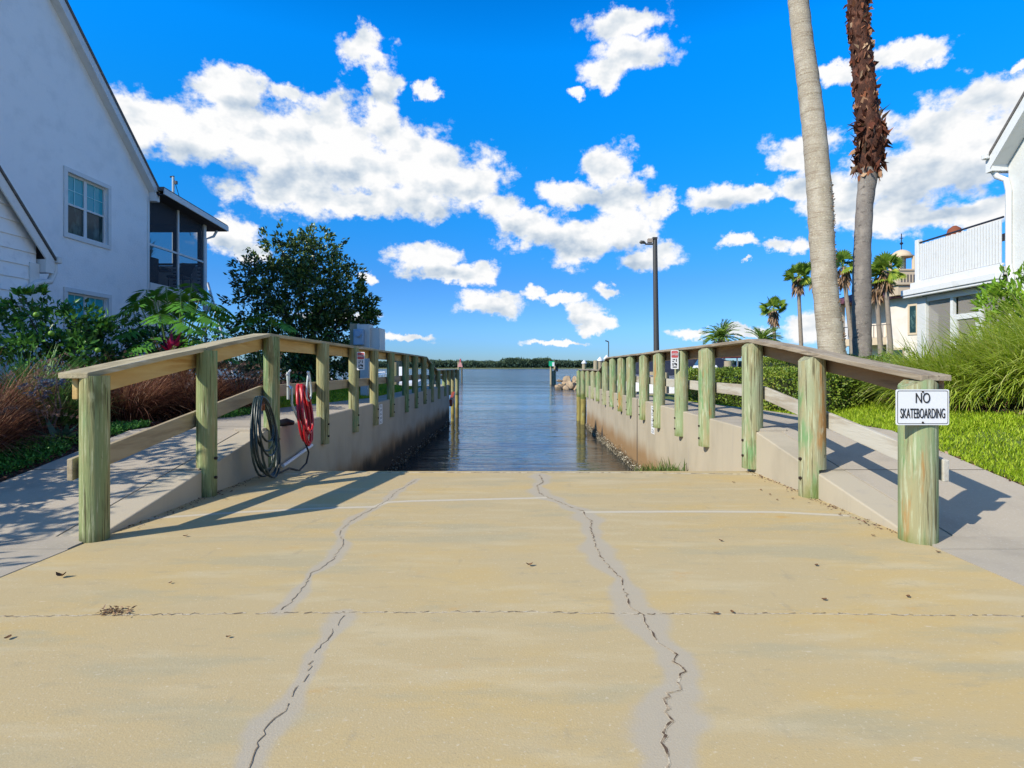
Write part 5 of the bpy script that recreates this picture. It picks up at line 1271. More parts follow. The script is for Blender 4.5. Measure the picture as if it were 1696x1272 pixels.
# ================================================================ vegetation
def garden_z(x, y): return yard_z(-1 if x < 0 else 1, x, y)
def bush(name, label, cat, blobs, n, leaf, mt, group=None, stems=8, base=None, up=.25, shell=.55, tone_bias=0.0, wspread=.45, sprays=0, stemr=.012):
    """leafy shrub from overlapping crowns: blobs (x, y, z, rx, ry, rz)"""
    b0 = base or (blobs[0][0], blobs[0][1], garden_z(blobs[0][0], blobs[0][1]))
    t = thing(name, label, cat, b0, group)
    vol = np.array([b[3] * b[4] * b[5] for b in blobs]) ** .72; vol = vol / vol.sum()
    parts = []
    for b, f in zip(blobs, vol):
        k = max(8, int(n * f)); d = sphere_dirs(k)
        # leaves gather on twigs: jittered clusters, thin inside
        nc = max(4, k // 16); cd = sphere_dirs(nc); cr = shell + (1.04 - shell) * rng.random(nc) ** .6; which = rng.integers(0, nc, k)
        c = cd[which] * cr[which][:, None]
        off = rng.normal(0, .13, (k, 3))
        pos = np.array(b[:3]) + (c + off) * np.array(b[3:])
        dirs = c * .8 + rng.normal(0, .55, (k, 3)); dirs[:, 2] += up
        tone = np.clip(rng.normal(.45 + tone_bias, .2, k) + (rng.random(nc)[which] - .5) * .35, 0, 1)
        parts.append(leaf_arrays(pos, dirs, leaf * rng.uniform(.7, 1.25, k), leaf * wspread * rng.uniform(.8, 1.2, k), tone))
    tips = []
    for s in range(sprays):
        b = blobs[rng.integers(0, len(blobs))]; d = unit(np.array([rng.normal(0, .5), rng.normal(0, .5), 1.0]))
        p0 = np.array(b[:3]) + d * np.array(b[3:]) * .75; L = rng.uniform(.25, .5) * max(b[3], b[5]); k = 26
        s_ = np.linspace(0, 1, k)[:, None]; bend = np.array([rng.normal(0, .15), rng.normal(0, .15), 0]) * L
        pos = p0 + d * L * s_ + bend * s_ ** 2
        aa = rng.uniform(0, 6.28, k); dirs = d * .75 + np.stack([np.cos(aa), np.sin(aa), .1 * np.ones(k)], 1)
        parts.append(leaf_arrays(pos, dirs, leaf * rng.uniform(.8, 1.2, k) * (1.15 - .5 * s_[:, 0]), leaf * wspread, np.clip(rng.normal(.7 + tone_bias, .15, k), 0, 1))); tips.append((p0, p0 + d * L + bend))
    V, Q, T = cat_arrays(parts); npmesh('foliage', V, Q, mt, t, T)
    m = MB()
    for s in range(stems):
        b = blobs[s % len(blobs)]
        d = sphere_dirs(1)[0]; e_ = Vector(b[:3]) + Vector((d[0] * b[3], d[1] * b[4], abs(d[2]) * b[5])) * .7
        a = Vector(b0) + Vector((rng.normal(0, .05), rng.normal(0, .05), -.05)); mid = a.lerp(e_, .5) + Vector((rng.normal(0, .06), rng.normal(0, .06), .05))
        m.tube([a, mid, e_], [stemr, stemr * .8, stemr * .4], 5)
    for a, b in tips: m.tube([a, b], [.006, .003], 4)
    m.build('stems', M['bark'], t, smooth=True)
    return t
def grass_clump(name, label, x, y, n, L, mt, group, spread=.28, tilt=(.1, .7), droop=(.6, 1.5), width=.012, plumes=0, lean=None, z=None, pl=.2):
    z = garden_z(x, y) if z is None else z
    t = thing(name, label, 'ornamental grass', (x, y, z), group)
    a = rng.uniform(0, 2 * math.pi, n); r = spread * np.sqrt(rng.random(n))
    base = np.stack([x + r * np.cos(a), y + r * np.sin(a), np.full(n, z - .02)], 1)
    az_ = a + rng.normal(0, .5, n)
    if lean is not None:
        az_ = np.where(rng.random(n) < .28, lean + rng.normal(0, .5, n), az_)
    V, Q, T = blade_arrays(base, L * rng.uniform(.55, 1.12, n), az_, rng.uniform(*tilt, n), rng.uniform(*droop, n), width, 6)
    npmesh('blades', V, Q, mt, t, T)
    if mt is M['fount']:
        k = 420; a = rng.uniform(0, 6.28, k); r = spread * 1.25 * np.sqrt(rng.random(k))
        V, Q, T = blade_arrays(np.stack([x + r * np.cos(a), y + r * np.sin(a), np.full(k, z - .01)], 1), L * rng.uniform(.2, .55, k), a + rng.normal(0, .5, k), rng.uniform(.3, 1.1, k), rng.uniform(.8, 1.9, k), .013, 5)
        npmesh('dead_blades', V, Q, M['thatch'], t, T)
    if plumes:
        k = plumes; a = rng.uniform(0, 6.28, k); tl = rng.uniform(.1, .6, k); dr = rng.uniform(.8, 1.7, k); Lp = L * rng.uniform(.95, 1.3, k)
        parts = []
        base = np.stack([x + spread * .6 * np.cos(a), y + spread * .6 * np.sin(a), np.full(k, z)], 1)
        parts.append(blade_arrays(base, Lp, a, tl, dr, .006, 8))
        # bottlebrush heads on the outer third of each stalk
        for i in range(k):
            p = base[i].copy(); h = np.array([math.cos(a[i]), math.sin(a[i]), 0]); pts = []
            for s in range(16):
                th = tl[i] + dr[i] * ((s + .5) / 16) ** 1.3; dd = h * math.sin(th) + np.array([0, 0, math.cos(th)]); p = p + dd * Lp[i] / 16
                if s >= 10: pts.append((p.copy(), dd))
            P_ = np.repeat(np.array([q[0] for q in pts]), 9, 0) + rng.normal(0, .004, (len(pts) * 9, 3)); D = np.repeat(np.array([q[1] for q in pts]), 9, 0) + rng.normal(0, .55, (len(pts) * 9, 3))
            parts.append(leaf_arrays(P_, D, pl * .22, .007, tone=np.clip(rng.normal(.6, .2, len(P_)), 0, 1)))
        V, Q, T = cat_arrays(parts); npmesh('plumes', V, Q, M['plume'], t, T)
    return t
bush('dark_shrub', 'dark green shrub low behind the third shaded post', 'shrub', [(-5.7, 13.2, 1.0, .9, .6, .6), (-6.6, 13.4, 1.2, .8, .6, .8), (-7.6, 13.3, 1.3, .9, .6, .8)], 1800, .08, M['darkshrub'], base=(-6.5, 13.3, .5), stems=8)
# ---- evergreen tree beyond the shaded walkway
def evergreen():
    t = thing('evergreen_tree', 'dense glossy evergreen tree with a ragged crown behind the meter cabinet', 'tree', (-6.4, 17.2, .4))
    blobs = []
    for (x, y, w) in ((500, 500, 62), (450, 470, 52), (425, 520, 42), (470, 425, 45), (520, 425, 48), (545, 470, 52), (575, 500, 45), (595, 510, 32), (560, 540, 48), (500, 560, 60), (440, 560, 42), (600, 530, 30), (420, 455, 32), (540, 590, 55), (470, 600, 45), (500, 635, 48), (440, 625, 38), (560, 630, 40)):
        q = at(x, y, 17.2 + rng.uniform(-.5, .5)); r = w / F_ * 17.2
        blobs.append((q.x, q.y, q.z, r, r * 1.1, r * .9))
    parts = []
    for b in blobs:
        k = int(1350 * (b[3] / .9) ** 2); nc = k // 15; cd = sphere_dirs(nc); cr = .45 + .72 * rng.random(nc) ** .7; wh = rng.integers(0, nc, k)
        c = cd[wh] * cr[wh][:, None]; pos = np.array(b[:3]) + (c + rng.normal(0, .075, (k, 3))) * np.array(b[3:])
        dirs = c + rng.normal(0, .6, (k, 3)); dirs[:, 2] += .2
        parts.append(leaf_arrays(pos, dirs, .15 * rng.uniform(.7, 1.2, k), .07, np.clip(rng.normal(.42, .2, k) + (rng.random(nc)[wh] - .5) * .3, 0, 1)))
    for (x, y) in ((497, 382), (455, 392), (520, 400), (432, 405), (410, 412), (540, 412), (390, 430), (558, 430), (385, 470), (612, 500), (622, 520), (384, 500), (478, 398), (505, 392), (575, 455), (600, 485)):
        q = np.array(at(x, y, 17.2)); c0 = np.array(at(500, 500, 17.2)); d = unit(q - c0); k = 34
        s_ = rng.random(k)[:, None]; pos = q - d * .55 * s_ + rng.normal(0, .05, (k, 3)); parts.append(leaf_arrays(pos, d + rng.normal(0, .6, (k, 3)), .11, .05, np.clip(rng.normal(.6, .2, k), 0, 1)))
    V, Q, T = cat_arrays(parts); npmesh('crown', V, Q, M['tree'], t, T)
    m = MB(); base = Vector((-6.4, 17.2, .2))
    for i in range(3):
        b = base + Vector((.12 * i - .1, .05 * i, 0)); m.tube([b, b + Vector((.1 * (i - 1), 0, .9)), b + Vector((.5 * (i - 1), .1, 1.9))], [.12, .09, .06], 8)
    for b in blobs:
        e_ = Vector(b[:3]); a = base + Vector((rng.normal(0, .1), 0, rng.uniform(.8, 1.5))); m.tube([a, a.lerp(e_, .5) + Vector((rng.normal(0, .15), rng.normal(0, .15), .1)), e_, e_ + (e_ - a).normalized() * b[3] * .6], [.05, .035, .02, .008], 6)
    m.build('trunk', M['bark'], t, smooth=True)
evergreen()
# ---- planting of the shaded bed
def pb(x, y, Y, rx, ry=None, dep=None):
    """a crown seen at (x, y) standing Y metres off, half sizes in survey px"""
    q = at(x, y, Y); k = Y / F_; ry = ry or rx
    return (q.x, q.y, q.z, rx * k, (dep or rx * k), ry * k)
bush('citrus_bush', 'tall leafy citrus bush with pale green fruit before the garage wing', 'shrub',
     [pb(60, 545, 8.4, 62, 48), pb(125, 540, 8.6, 52, 40), pb(35, 510, 8.3, 30, 30), pb(150, 580, 8.8, 50, 45), pb(90, 590, 8.2, 70, 40), pb(0, 560, 8.2, 45, 50), pb(60, 500, 8.5, 20, 22)], 2400, .11, M['citrus'], base=(-6.6, 8.6, .45), stems=14, sprays=12)
fr = thing('citrus_fruit', 'round pale green fruit hanging in the citrus bush', 'fruit', at(60, 521, 8.0), 'citrus fruit')
def fruit(x, y, Y, lab):
    q = at(x, y, Y); bm = bmesh.new(); bmesh.ops.create_uvsphere(bm, u_segments=14, v_segments=10, radius=.035)
    me = bpy.data.meshes.new('citrus_fruit'); bm.to_mesh(me); bm.free(); me.materials.append(FR)
    me.polygons.foreach_set('use_smooth', [True] * len(me.polygons))
    o = bpy.data.objects.new('citrus_fruit', me); C.objects.link(o); o.location = q; props(o, lab, 'fruit', 'fruit of the citrus bush')
bpy.data.objects.remove(fr)
FR = mat('pale green citrus peel', (.16, .30, .03), rough=.45)
fruit(60, 521, 7.75, 'pale green fruit, the highest in the citrus bush'); fruit(85, 552, 7.6, 'pale green fruit in the middle of the citrus bush'); fruit(162, 580, 7.9, 'pale green fruit on the citrus bush side towards the philodendron')
bush('dark_shrub', 'dark green shrub under the lower window of the grey house', 'shrub',
     [pb(215, 560, 9.6, 45, 38), pb(180, 590, 9.2, 45, 40), pb(240, 600, 9.4, 50, 40), pb(205, 625, 8.8, 60, 30), pb(275, 590, 9.8, 40, 45), pb(150, 625, 8.6, 50, 25)], 2600, .09, M['darkshrub'], base=(-6.6, 9.3, .5), stems=10, sprays=5)
bush('dark_shrub', 'dark green shrub between the philodendron and the evergreen tree', 'shrub',
     [pb(350, 575, 11.5, 38, 30), pb(310, 590, 11, 50, 35), pb(385, 590, 11.5, 30, 22)], 1500, .075, M['darkshrub'], base=(-6.5, 11.2, .5), stems=8, sprays=3)
def philodendron(label, base, leaves, leaflen, seed, cat='plant', group=None):
    r = np.random.default_rng(seed); t = thing('philodendron', label, cat, base, group)
    parts = []
    for i, (dx, dy, dz) in enumerate(leaves):
        p0 = Vector(base); tip = Vector(base) + Vector((dx, dy, dz)); out = Vector((dx, dy, 0)); out = out.normalized() if out.length > .05 else Vector((1, 0, 0))
        mid = p0.lerp(tip, .5) + Vector((0, 0, .12))
        m = MB(); m.tube([p0, mid, tip], [.016, .012, .009], 6); m.build('stalk', M['stemgreen'], t, smooth=True)
        d = (out + Vector((r.normal(0, .25), r.normal(0, .25), -.35))).normalized(); sd = d.cross(Vector((0, 0, 1))).normalized(); up = sd.cross(d)
        L = leaflen * r.uniform(.8, 1.15); P_, D_, Ln, Wn = [], [], [], []
        for s in np.linspace(0, 1, 12):
            prof = math.sin(math.pi * min(1, .22 + .78 * s) ** .9) ** .8 * .52 + .06
            for sg in (-1, 1):
                q = tip + d * L * s * .9 - up * .10 * L * s * s
                P_.append(q); D_.append(sd * sg * 1.0 + d * (.25 + .75 * s - (.7 if s < .1 else 0)) - up * .25); Ln.append(L * prof); Wn.append(L * .115)
        P_.append(tip + d * L * .8 - up * .07 * L); D_.append(d - up * .3); Ln.append(L * .3); Wn.append(L * .1)
        n = len(P_); pos = np.array([tuple(v) for v in P_]); dirs = unit(np.array([tuple(v) for v in D_])) + r.normal(0, .05, (n, 3)); dirs = unit(dirs)
        U = np.tile(np.array(up), (n, 1)); side = unit(np.cross(dirs, U)); Ln = np.array(Ln)[:, None]; Wn = np.array(Wn)[:, None]
        V = np.stack([pos, pos + dirs * Ln * .45 + side * Wn * .5, pos + dirs * Ln - U * Ln * .18, pos + dirs * Ln * .45 - side * Wn * .5], 1).reshape(-1, 3)
        Q = (np.arange(n)[:, None] * 4 + np.arange(4)[None]); parts.append((V, Q, np.clip(r.normal(r.uniform(.3, .75), .08, n), 0, 1)))
    V, Q, T = cat_arrays(parts); npmesh('leaves', V, Q, M['philo'], t, T)
    return t
def philo_leaves(base, targets, Y):
    out = []
    for (x, y, dY) in targets:
        q = at(x, y, Y + dY); out.append((q.x - base[0], q.y - base[1], q.z - base[2]))
    return out
b0 = tuple(at(290, 600, 9.6)); b0 = (b0[0], b0[1], .6)
philodendron('large philodendron with deeply cut leaves in front of the screened porch', b0, philo_leaves(b0, [(255, 490, .0), (232, 505, -.3), (300, 480, .3), (330, 495, .2), (320, 512, -.4), (345, 540, 0), (265, 520, -.6), (240, 540, .2), (335, 565, -.3), (300, 530, -.8), (360, 555, .4), (285, 505, .6), (250, 560, -.5), (318, 470, .5), (222, 520, .3), (345, 515, .5), (310, 555, -.7), (275, 475, .3), (242, 480, .5), (300, 500, -.5), (335, 520, -.6), (225, 545, -.4), (305, 490, .8), (360, 580, .1), (262, 500, .9), (350, 500, .9)], 9.6), .52, 4)
b1 = tuple(at(440, 600, 12.2)); b1 = (b1[0], b1[1], .5)
philodendron('smaller philodendron with cut leaves in front of the evergreen tree', b1, philo_leaves(b1, [(412, 535, 0), (450, 525, .2), (470, 535, -.2), (430, 520, .3), (480, 555, 0), (400, 555, .2), (455, 555, -.4), (425, 560, -.3), (490, 620, .2)], 12.2), .48, 5)
# crimson cordyline
q = at(287, 570, 8.7); t = thing('cordyline', 'crimson leaved cordyline below the philodendron', 'plant', (q.x, q.y, .55))
bp = np.tile([[q.x, q.y, q.z - .16]], (34, 1)) + rng.normal(0, .03, (34, 3))
V, Q, T = blade_arrays(bp, rng.uniform(.22, .42, 34), rng.uniform(0, 6.28, 34), rng.uniform(.1, 1.0, 34), rng.uniform(.1, .7, 34), .075, 5); npmesh('leaves', V, Q, M['cordyline'], t, T)
m = MB(); m.tube([(q.x, q.y, .5), (q.x, q.y, q.z - .12)], .02, 6); m.build('stem', M['bark'], t)
# purple fountain grasses
pg_ = 'purple fountain grasses of the shaded bed'
for (x, y, L, n, pl, lab) in ((-5.45, 5.55, .95, 1500, 16, 'purple fountain grass nearest the camera, left of the first handrail post'), (-5.95, 6.35, 1.0, 1200, 14, 'purple fountain grass between the strap leaved plant and the nearest purple clump'),
    (-5.35, 7.75, 1.05, 1700, 18, 'purple fountain grass seen through the first gap of the shaded handrail'), (-5.05, 8.9, 1.05, 1700, 26, 'pale plumed fountain grass right behind the second shaded post'), (-5.55, 9.3, 1.15, 1500, 26, 'tall purple fountain grass below the crimson cordyline'), (-4.85, 9.9, 1.0, 1500, 22, 'purple fountain grass by the third shaded post')):
    grass_clump('fountain_grass', lab, x, y, n, L, M['purple'], pg_, .26, (.15, .9), (.6, 1.6), .009, pl)
# strap leaved plants and others
grass_clump('strap_leaf_plant', 'green strap leaved plant at the foot of the citrus bush', -6.3, 7.35, 420, .95, M['strap'], None, .22, (.1, .7), (.3, 1.3), .022)
grass_clump('strap_leaf_plant', 'low green strap leaved plant between the citrus bush and the blue grey plant', -5.65, 6.95, 380, .75, M['strap'], None, .22, (.2, .9), (.3, 1.3), .02)
bush('blue_shrub', 'small blue grey leaved shrub beside the first shaded post', 'shrub', [pb(62, 645, 6.3, 24, 12), pb(88, 632, 6.5, 20, 12)], 230, .05, M['bluish'], base=(-5.3, 6.35, .35), stems=5)
q = gnd(112, 700, .28); t = thing('agave', 'blue green succulent rosette left of the first shaded post', 'plant', (-5.05, 6.25, .3))
bp = np.tile([[-5.02, 6.25, .30]], (16, 1)) + rng.normal(0, .02, (16, 3))
V, Q, T = blade_arrays(bp, rng.uniform(.3, .46, 16), np.linspace(0, 6.28, 16), rng.uniform(.3, 1.0, 16), rng.uniform(.1, .7, 16), .095, 5); npmesh('leaves', V, Q, M['agave'], t, T)
# ground cover patches
def cover(label, x0, x1, y0, y1, n, mt, lf, hgt, kind='stuff', seed=1):
    r = np.random.default_rng(seed); pos = np.stack([r.uniform(x0, x1, n), r.uniform(y0, y1, n), np.zeros(n)], 1)
    cx_, cy_ = (x0 + x1) / 2, (y0 + y1) / 2
    keep = ((pos[:, 0] - cx_) / (x1 - x0) * 2) ** 2 + ((pos[:, 1] - cy_) / (y1 - y0) * 2) ** 2 < 1 - .35 * r.random(n)
    pos = pos[keep]; n = len(pos); pos[:, 2] = [garden_z(a, b) + hgt * r.random() for a, b, _ in pos]
    d = r.normal(0, .7, (n, 3)); d[:, 2] = .4 + r.random(n)
    V, Q, T = leaf_arrays(pos, d, lf * r.uniform(.7, 1.3, n), lf * .5); props(npmesh('ground_cover', V, Q, mt, None, T), label, 'ground cover', kind=kind)
cover('mossy green ground cover left of the first shaded post', -5.35, -4.62, 4.95, 6.25, 5200, M['cover'], .035, .10, seed=2)
cover('mossy green ground cover behind the first shaded post', -4.95, -4.55, 6.1, 7.3, 2600, M['cover'], .035, .09, seed=3)
cover('green ground cover strip seen through the gap before the hoses', -4.75, -4.15, 8.0, 9.6, 3600, M['cover'], .045, .10, seed=5)
# lawns
def lawn(label, side, x0f, x1f, y0, y1, dens, h, seed):
    r = np.random.default_rng(seed); n = int(dens); Y = y0 + (y1 - y0) * r.random(n) ** 1.25; X0 = XL if side < 0 else XR
    u = r.random(n); x = X0 + side * (np.array([walk_outer(side, v) for v in Y]) + x0f + u * (x1f - x0f))
    e_ = x0f + u * (x1f - x0f); keep = ~((side > 0) & (e_ > 1.75 + .12 * np.sin(Y * 4)) & (Y > 6.2) & (Y < 10.5)); x, Y, n = x[keep], Y[keep], int(keep.sum())
    z = np.array([garden_z(a, b) for a, b in zip(x, Y)])
    V, Q, T = blade_arrays(np.stack([x, Y, z - .01], 1), h * r.uniform(.5, 1.2, n), r.uniform(0, 6.28, n), r.uniform(.1, .7, n), r.uniform(.2, 1.0, n), .010, 2)
    props(npmesh('lawn_grass', V, Q, M['lawn'], None, T), label, 'grass', kind='stuff')
lawn('sunlit bright green lawn beside the walkway', 1, .03, 3.4, 4.2, 12.5, 95000, .075, 4)
lawn('shaded green lawn strip beyond the shaded walkway', -1, .02, 1.6, 9.2, 21.5, 42000, .08, 6)
# bark mulch
def mulch(label, side, x0f, x1f, y0, y1, n, seed):
    r = np.random.default_rng(seed); Y = r.uniform(y0, y1, n); X0 = XL if side < 0 else XR
    x = X0 + side * (np.array([walk_outer(side, v) for v in Y]) + r.uniform(x0f, x1f, n)); z = np.array([garden_z(a, b) for a, b in zip(x, Y)]) + r.uniform(0, .025, n)
    d = r.normal(0, 1, (n, 3)) * np.array([1, 1, .35]); V, Q, T = leaf_arrays(np.stack([x, Y, z], 1), d, r.uniform(.02, .065, n), r.uniform(.01, .03, n), tone=r.random(n) ** 1.6)
    props(npmesh('bark_mulch', V, Q, M['mulch'], None, T), label, 'mulch', kind='stuff')
mulch('reddish bark mulch of the shaded planting bed', -1, .0, 2.6, 3.8, 9.2, 16000, 7)
mulch('reddish bark mulch under the bright fountain grasses', 1, 1.65, 5.2, 6.1, 10.5, 14000, 8)
mulch('bark crumbs along the sunlit lawn edge', 1, -.02, .07, 3.9, 8.6, 700, 9)
# ---- hedge
def hedge(name, label, poly, z0f, ztop, n, seed, side_dens=.5):
    r = np.random.default_rng(seed); P_ = np.array(poly)
    xmin, ymin = P_.min(0); xmax, ymax = P_.max(0)
    def inside(x, y):
        c = np.zeros(len(x), bool)
        for i in range(len(P_)):
            x1, y1 = P_[i]; x2, y2 = P_[(i + 1) % len(P_)]
            cond = ((y1 > y) != (y2 > y)) & (x < (x2 - x1) * (y - y1) / (y2 - y1 + 1e-12) + x1); c ^= cond
        return c
    pts = np.stack([r.uniform(xmin, xmax, n * 2), r.uniform(ymin, ymax, n * 2)], 1); pts = pts[inside(pts[:, 0], pts[:, 1])][:n]
    bump_ = .045 * np.sin(pts[:, 0] * 5.1 + seed) * np.sin(pts[:, 1] * 4.3) + .03 * np.sin(pts[:, 0] * 11) * np.sin(pts[:, 1] * 13)
    top = np.stack([pts[:, 0], pts[:, 1], ztop + bump_ - .10 * r.random(len(pts)) ** 2], 1)
    sides = []; nrm = []
    per = [np.linalg.norm(P_[(i + 1) % len(P_)] - P_[i]) for i in range(len(P_))]; tot = sum(per); cen = P_.mean(0)
    for i in range(len(P_)):
        k = int(n * side_dens * per[i] / tot); s = r.random(k)[:, None]; a, b = P_[i], P_[(i + 1) % len(P_)]
        e_ = (b - a) / per[i]; nn = np.array([e_[1], -e_[0]]); nn = nn if (nn @ ((a + b) / 2 - cen)) > 0 else -nn
        h = r.random(k); q = a + (b - a) * s - nn * (.10 * r.random(k) - .03 + .05 * np.sin(s[:, 0] * per[i] * 6) + .22 * np.maximum(0, h - .75) ** 1 )[:, None]
        z = np.array([garden_z(x, y) for x, y in q]); sides.append(np.stack([q[:, 0], q[:, 1], z + (ztop - z) * h], 1)); nrm.append(np.tile([nn[0], nn[1], .3], (k, 1)))
    pos = np.concatenate([top] + sides); nr = np.concatenate([np.tile([0, 0, 1.], (len(top), 1))] + nrm)
    d = nr * .5 + r.normal(0, .7, pos.shape)
    tone = np.clip(r.normal(.5, .2, len(pos)) + .18 * np.sin(pos[:, 0] * 3.3) * np.sin(pos[:, 1] * 2.7), 0, 1)
    t = thing(name, label, 'hedge', (poly[0][0], poly[0][1], .45))
    V, Q, T = leaf_arrays(pos, d, .05 * r.uniform(.7, 1.3, len(pos)), .03, tone); npmesh('foliage', V, Q, M['hedge'], t, T)
    ins = cen + (P_ - cen) * .93; m = MB(); m.extrude([(a, b, .35) for a, b in ins], (0, 0, ztop - .14 - .35)); m.build('gloom_core', M['twiggloom'], t)
M['twiggloom'] = leafmat('hedge twigs with painted gloom', [(0, (.03, .035, .012)), (1, (.05, .06, .02))], trans=0)  # gloom inside the hedge painted into the core's dark colour
hedge('clipped_hedge', 'low clipped hedge along the sunlit walkway', [(3.78, 12.6), (4.5, 9.15), (5.0, 9.0), (5.6, 9.25), (8.2, 12.6), (8.0, 14.5), (4.2, 14.5)], 0, 1.12, 30000, 3)
hedge('clipped_hedge', 'taller clipped hedge behind the low one, under the palm trunks', [(6.2, 13.2), (8.4, 12.9), (9.5, 15.3), (6.4, 15.3)], 0, 1.42, 12000, 5)
# ---- bright fountain grasses on the sunlit mound
fg = 'bright fountain grasses on the sunlit mound'
for (x, y, L, n, lab) in ((6.3, 8.0, 1.0, 1900, 'bright green fountain grass at the tip of the mound, closest to the notice sign'), (6.7, 7.6, 1.3, 2100, 'bright green fountain grass in the front row, second from the notice sign'), (7.1, 7.35, 1.5, 2300, 'bright green fountain grass in the front row at the edge of the photo'),
    (6.35, 8.6, 1.2, 2100, 'bright green fountain grass in the back row, straight below the screen door'), (7.1, 8.35, 1.45, 2400, 'bright green fountain grass in the middle of the back row'), (7.9, 8.2, 1.95, 2600, 'tallest bright green fountain grass, beneath the yellow green shrub'), (7.8, 7.2, 1.3, 1900, 'bright green fountain grass rooted just outside the photo edge')):
    grass_clump('fountain_grass', lab, x, y, n, L, M['fount'], fg, .32, (.1, .95), (.7, 1.8), .021, 0, lean=R(200))
grass_clump('fountain_grass', 'dark green seedy grass between the hedge and the bright fountain grasses', 6.35, 9.9, 1200, .95, M['strap'], None, .3, (.1, .9), (.4, 1.3), .012)
bush('yellow_shrub', 'yellow green long leaved shrub against the white house corner', 'shrub', [pb(1690, 475, 9.6, 42, 32), pb(1662, 510, 9.4, 34, 26), pb(1720, 500, 9.5, 50, 45), pb(1700, 540, 9.3, 60, 40)], 1500, .16, M['yellowshrub'], base=(8.4, 9.5, .8), stems=10, wspread=.3, sprays=6, up=.6)
bush('low_shrub', 'low loose green shrub at the foot of the cream villa', 'shrub', [pb(1462, 600, 24, 26, 14), pb(1490, 592, 24, 18, 14)], 700, .14, M['hedge'], base=(15.6, 24, .4), stems=5)
# plants standing outside the picture whose shadows dapple the shaded walkway
bush('garden_shrub', 'open leafy shrub at the near corner of the shaded bed', 'shrub', [(-6.3, 2.6, 1.9, .7, .6, .7), (-5.9, 3.3, 1.3, .6, .6, .6), (-6.7, 3.6, 1.7, .7, .7, .7), (-6.0, 1.9, 1.5, .6, .6, .6)], 2000, .17, M['philo'], base=(-6.3, 2.9, 0), stems=9, wspread=.3)
bush('garden_shrub', 'open leafy shrub between the near corner and the garage wing', 'shrub', [(-5.9, 4.0, 2.0, .75, .6, .7), (-6.2, 4.8, 1.9, .6, .5, .6), (-5.6, 3.9, 1.2, .5, .5, .5)], 1500, .17, M['philo'], base=(-6.0, 4.3, .1), stems=7, wspread=.3)
# ---- palms
def fan_crown(c, s, n, r_, name, parent, mt, droop_dry=0, tilt=(-.55, 1.45)):
    parts = []
    for i in range(n):
        az_ = r_.uniform(0, 6.28); el_ = r_.uniform(*tilt); d = np.array([math.cos(az_) * math.cos(el_), math.sin(az_) * math.cos(el_), math.sin(el_)])
        pl = s * r_.uniform(.35, .6); tip = np.array(c) + d * pl; sd = unit(np.cross(d, [0, 0, 1.0])); up = np.cross(sd, d); ro_ = r_.normal(0, .75); sd = sd * math.cos(ro_) + up * math.sin(ro_); up = np.cross(sd, d)
        k = 15; th = np.linspace(-1.45, 1.45, k)
        dirs = d[None] * np.cos(th)[:, None] + sd[None] * np.sin(th)[:, None] - np.array([0, 0, 1.]) * (.14 + .08 * np.abs(th))[:, None] + up * .1
        L = s * .62 * (1 - .22 * np.abs(th) / 1.35) * r_.uniform(.9, 1.1)
        pos = np.tile(tip, (k, 1)); dirs = unit(dirs); side = unit(np.cross(dirs, up[None])); W = s * .055
        V = np.stack([pos, pos + dirs * L[:, None] * .5 + side * W, pos + dirs * L[:, None] - np.array([0, 0, 1.]) * (L * .18)[:, None], pos + dirs * L[:, None] * .5 - side * W], 1).reshape(-1, 3)
        Q = np.arange(k)[:, None] * 4 + np.arange(4)[None]; parts.append((V, Q, np.clip(r_.normal(.35 + .35 * max(0, -el_ + .5), .13, k), 0, 1)))
        w = s * .018; V2 = np.array([np.array(c) + sd * w, np.array(c) - sd * w, tip - sd * w, tip + sd * w]); parts.append((V2, np.array([[0, 1, 2, 3]]), np.array([.7])))
    V, Q, T = cat_arrays(parts); return npmesh(name, V, Q, mt, parent, T)
def fan_palm(label, px, py, Y, base_px, s, seed, group):
    r_ = np.random.default_rng(seed); c = at(px, py, Y); b = at(base_px, 640, Y)
    t = thing('fan_palm', label, 'palm', (b.x, Y, .4), group)
    m = MB(); pts = [Vector((b.x, Y, .2)), Vector((b.x + (c.x - b.x) * .2, Y, .2 + (c.z) * .35)), Vector((b.x + (c.x - b.x) * .75, Y, .2 + c.z * .75)), Vector((c.x, Y, c.z))]
    m.tube(pts, [.17 * s, .13 * s, .115 * s, .12 * s], 10); m.build('trunk', M['farpalm'], t, smooth=True)
    fan_crown((c.x, Y, c.z), s * 1.02, 24, r_, 'crown', t, M['palmleaf'])
    n = 120; a = r_.uniform(0, 6.28, n); pos = np.array([c.x, Y, c.z]) + np.stack([.16 * s * np.cos(a), .16 * s * np.sin(a), r_.uniform(-.9, .05, n) * s], 1)
    d = np.stack([np.cos(a) * .45, np.sin(a) * .45, -np.ones(n)], 1); V, Q, T = leaf_arrays(pos, d, s * r_.uniform(.4, .8, n), .11 * s); npmesh('dead_skirt', V, Q, M['thatch'], t, T)
fpg = 'fan palms of the far garden'
fan_palm('slim fan palm standing free left of the lichened palm trunk, taller of the free two', 1322, 458, 48, 1328, 1.25, 1, fpg)
fan_palm('shorter fan palm between the date palms and the tall slim one', 1281, 512, 50, 1284, 1.2, 2, fpg)
fan_palm('fan palm half hidden behind the lichened palm trunk', 1350, 452, 55, 1372, 1.3, 3, fpg)
fan_palm('leaning fan palm between the two big trunks', 1397, 442, 40, 1414, 1.2, 4, fpg)
fan_palm('fan palm of the villa pair, left one with a lower crown', 1451, 462, 29, 1460, .92, 5, fpg)
fan_palm('fan palm of the villa pair, right one beside the cupola', 1466, 448, 28.5, 1477, .92, 6, fpg)
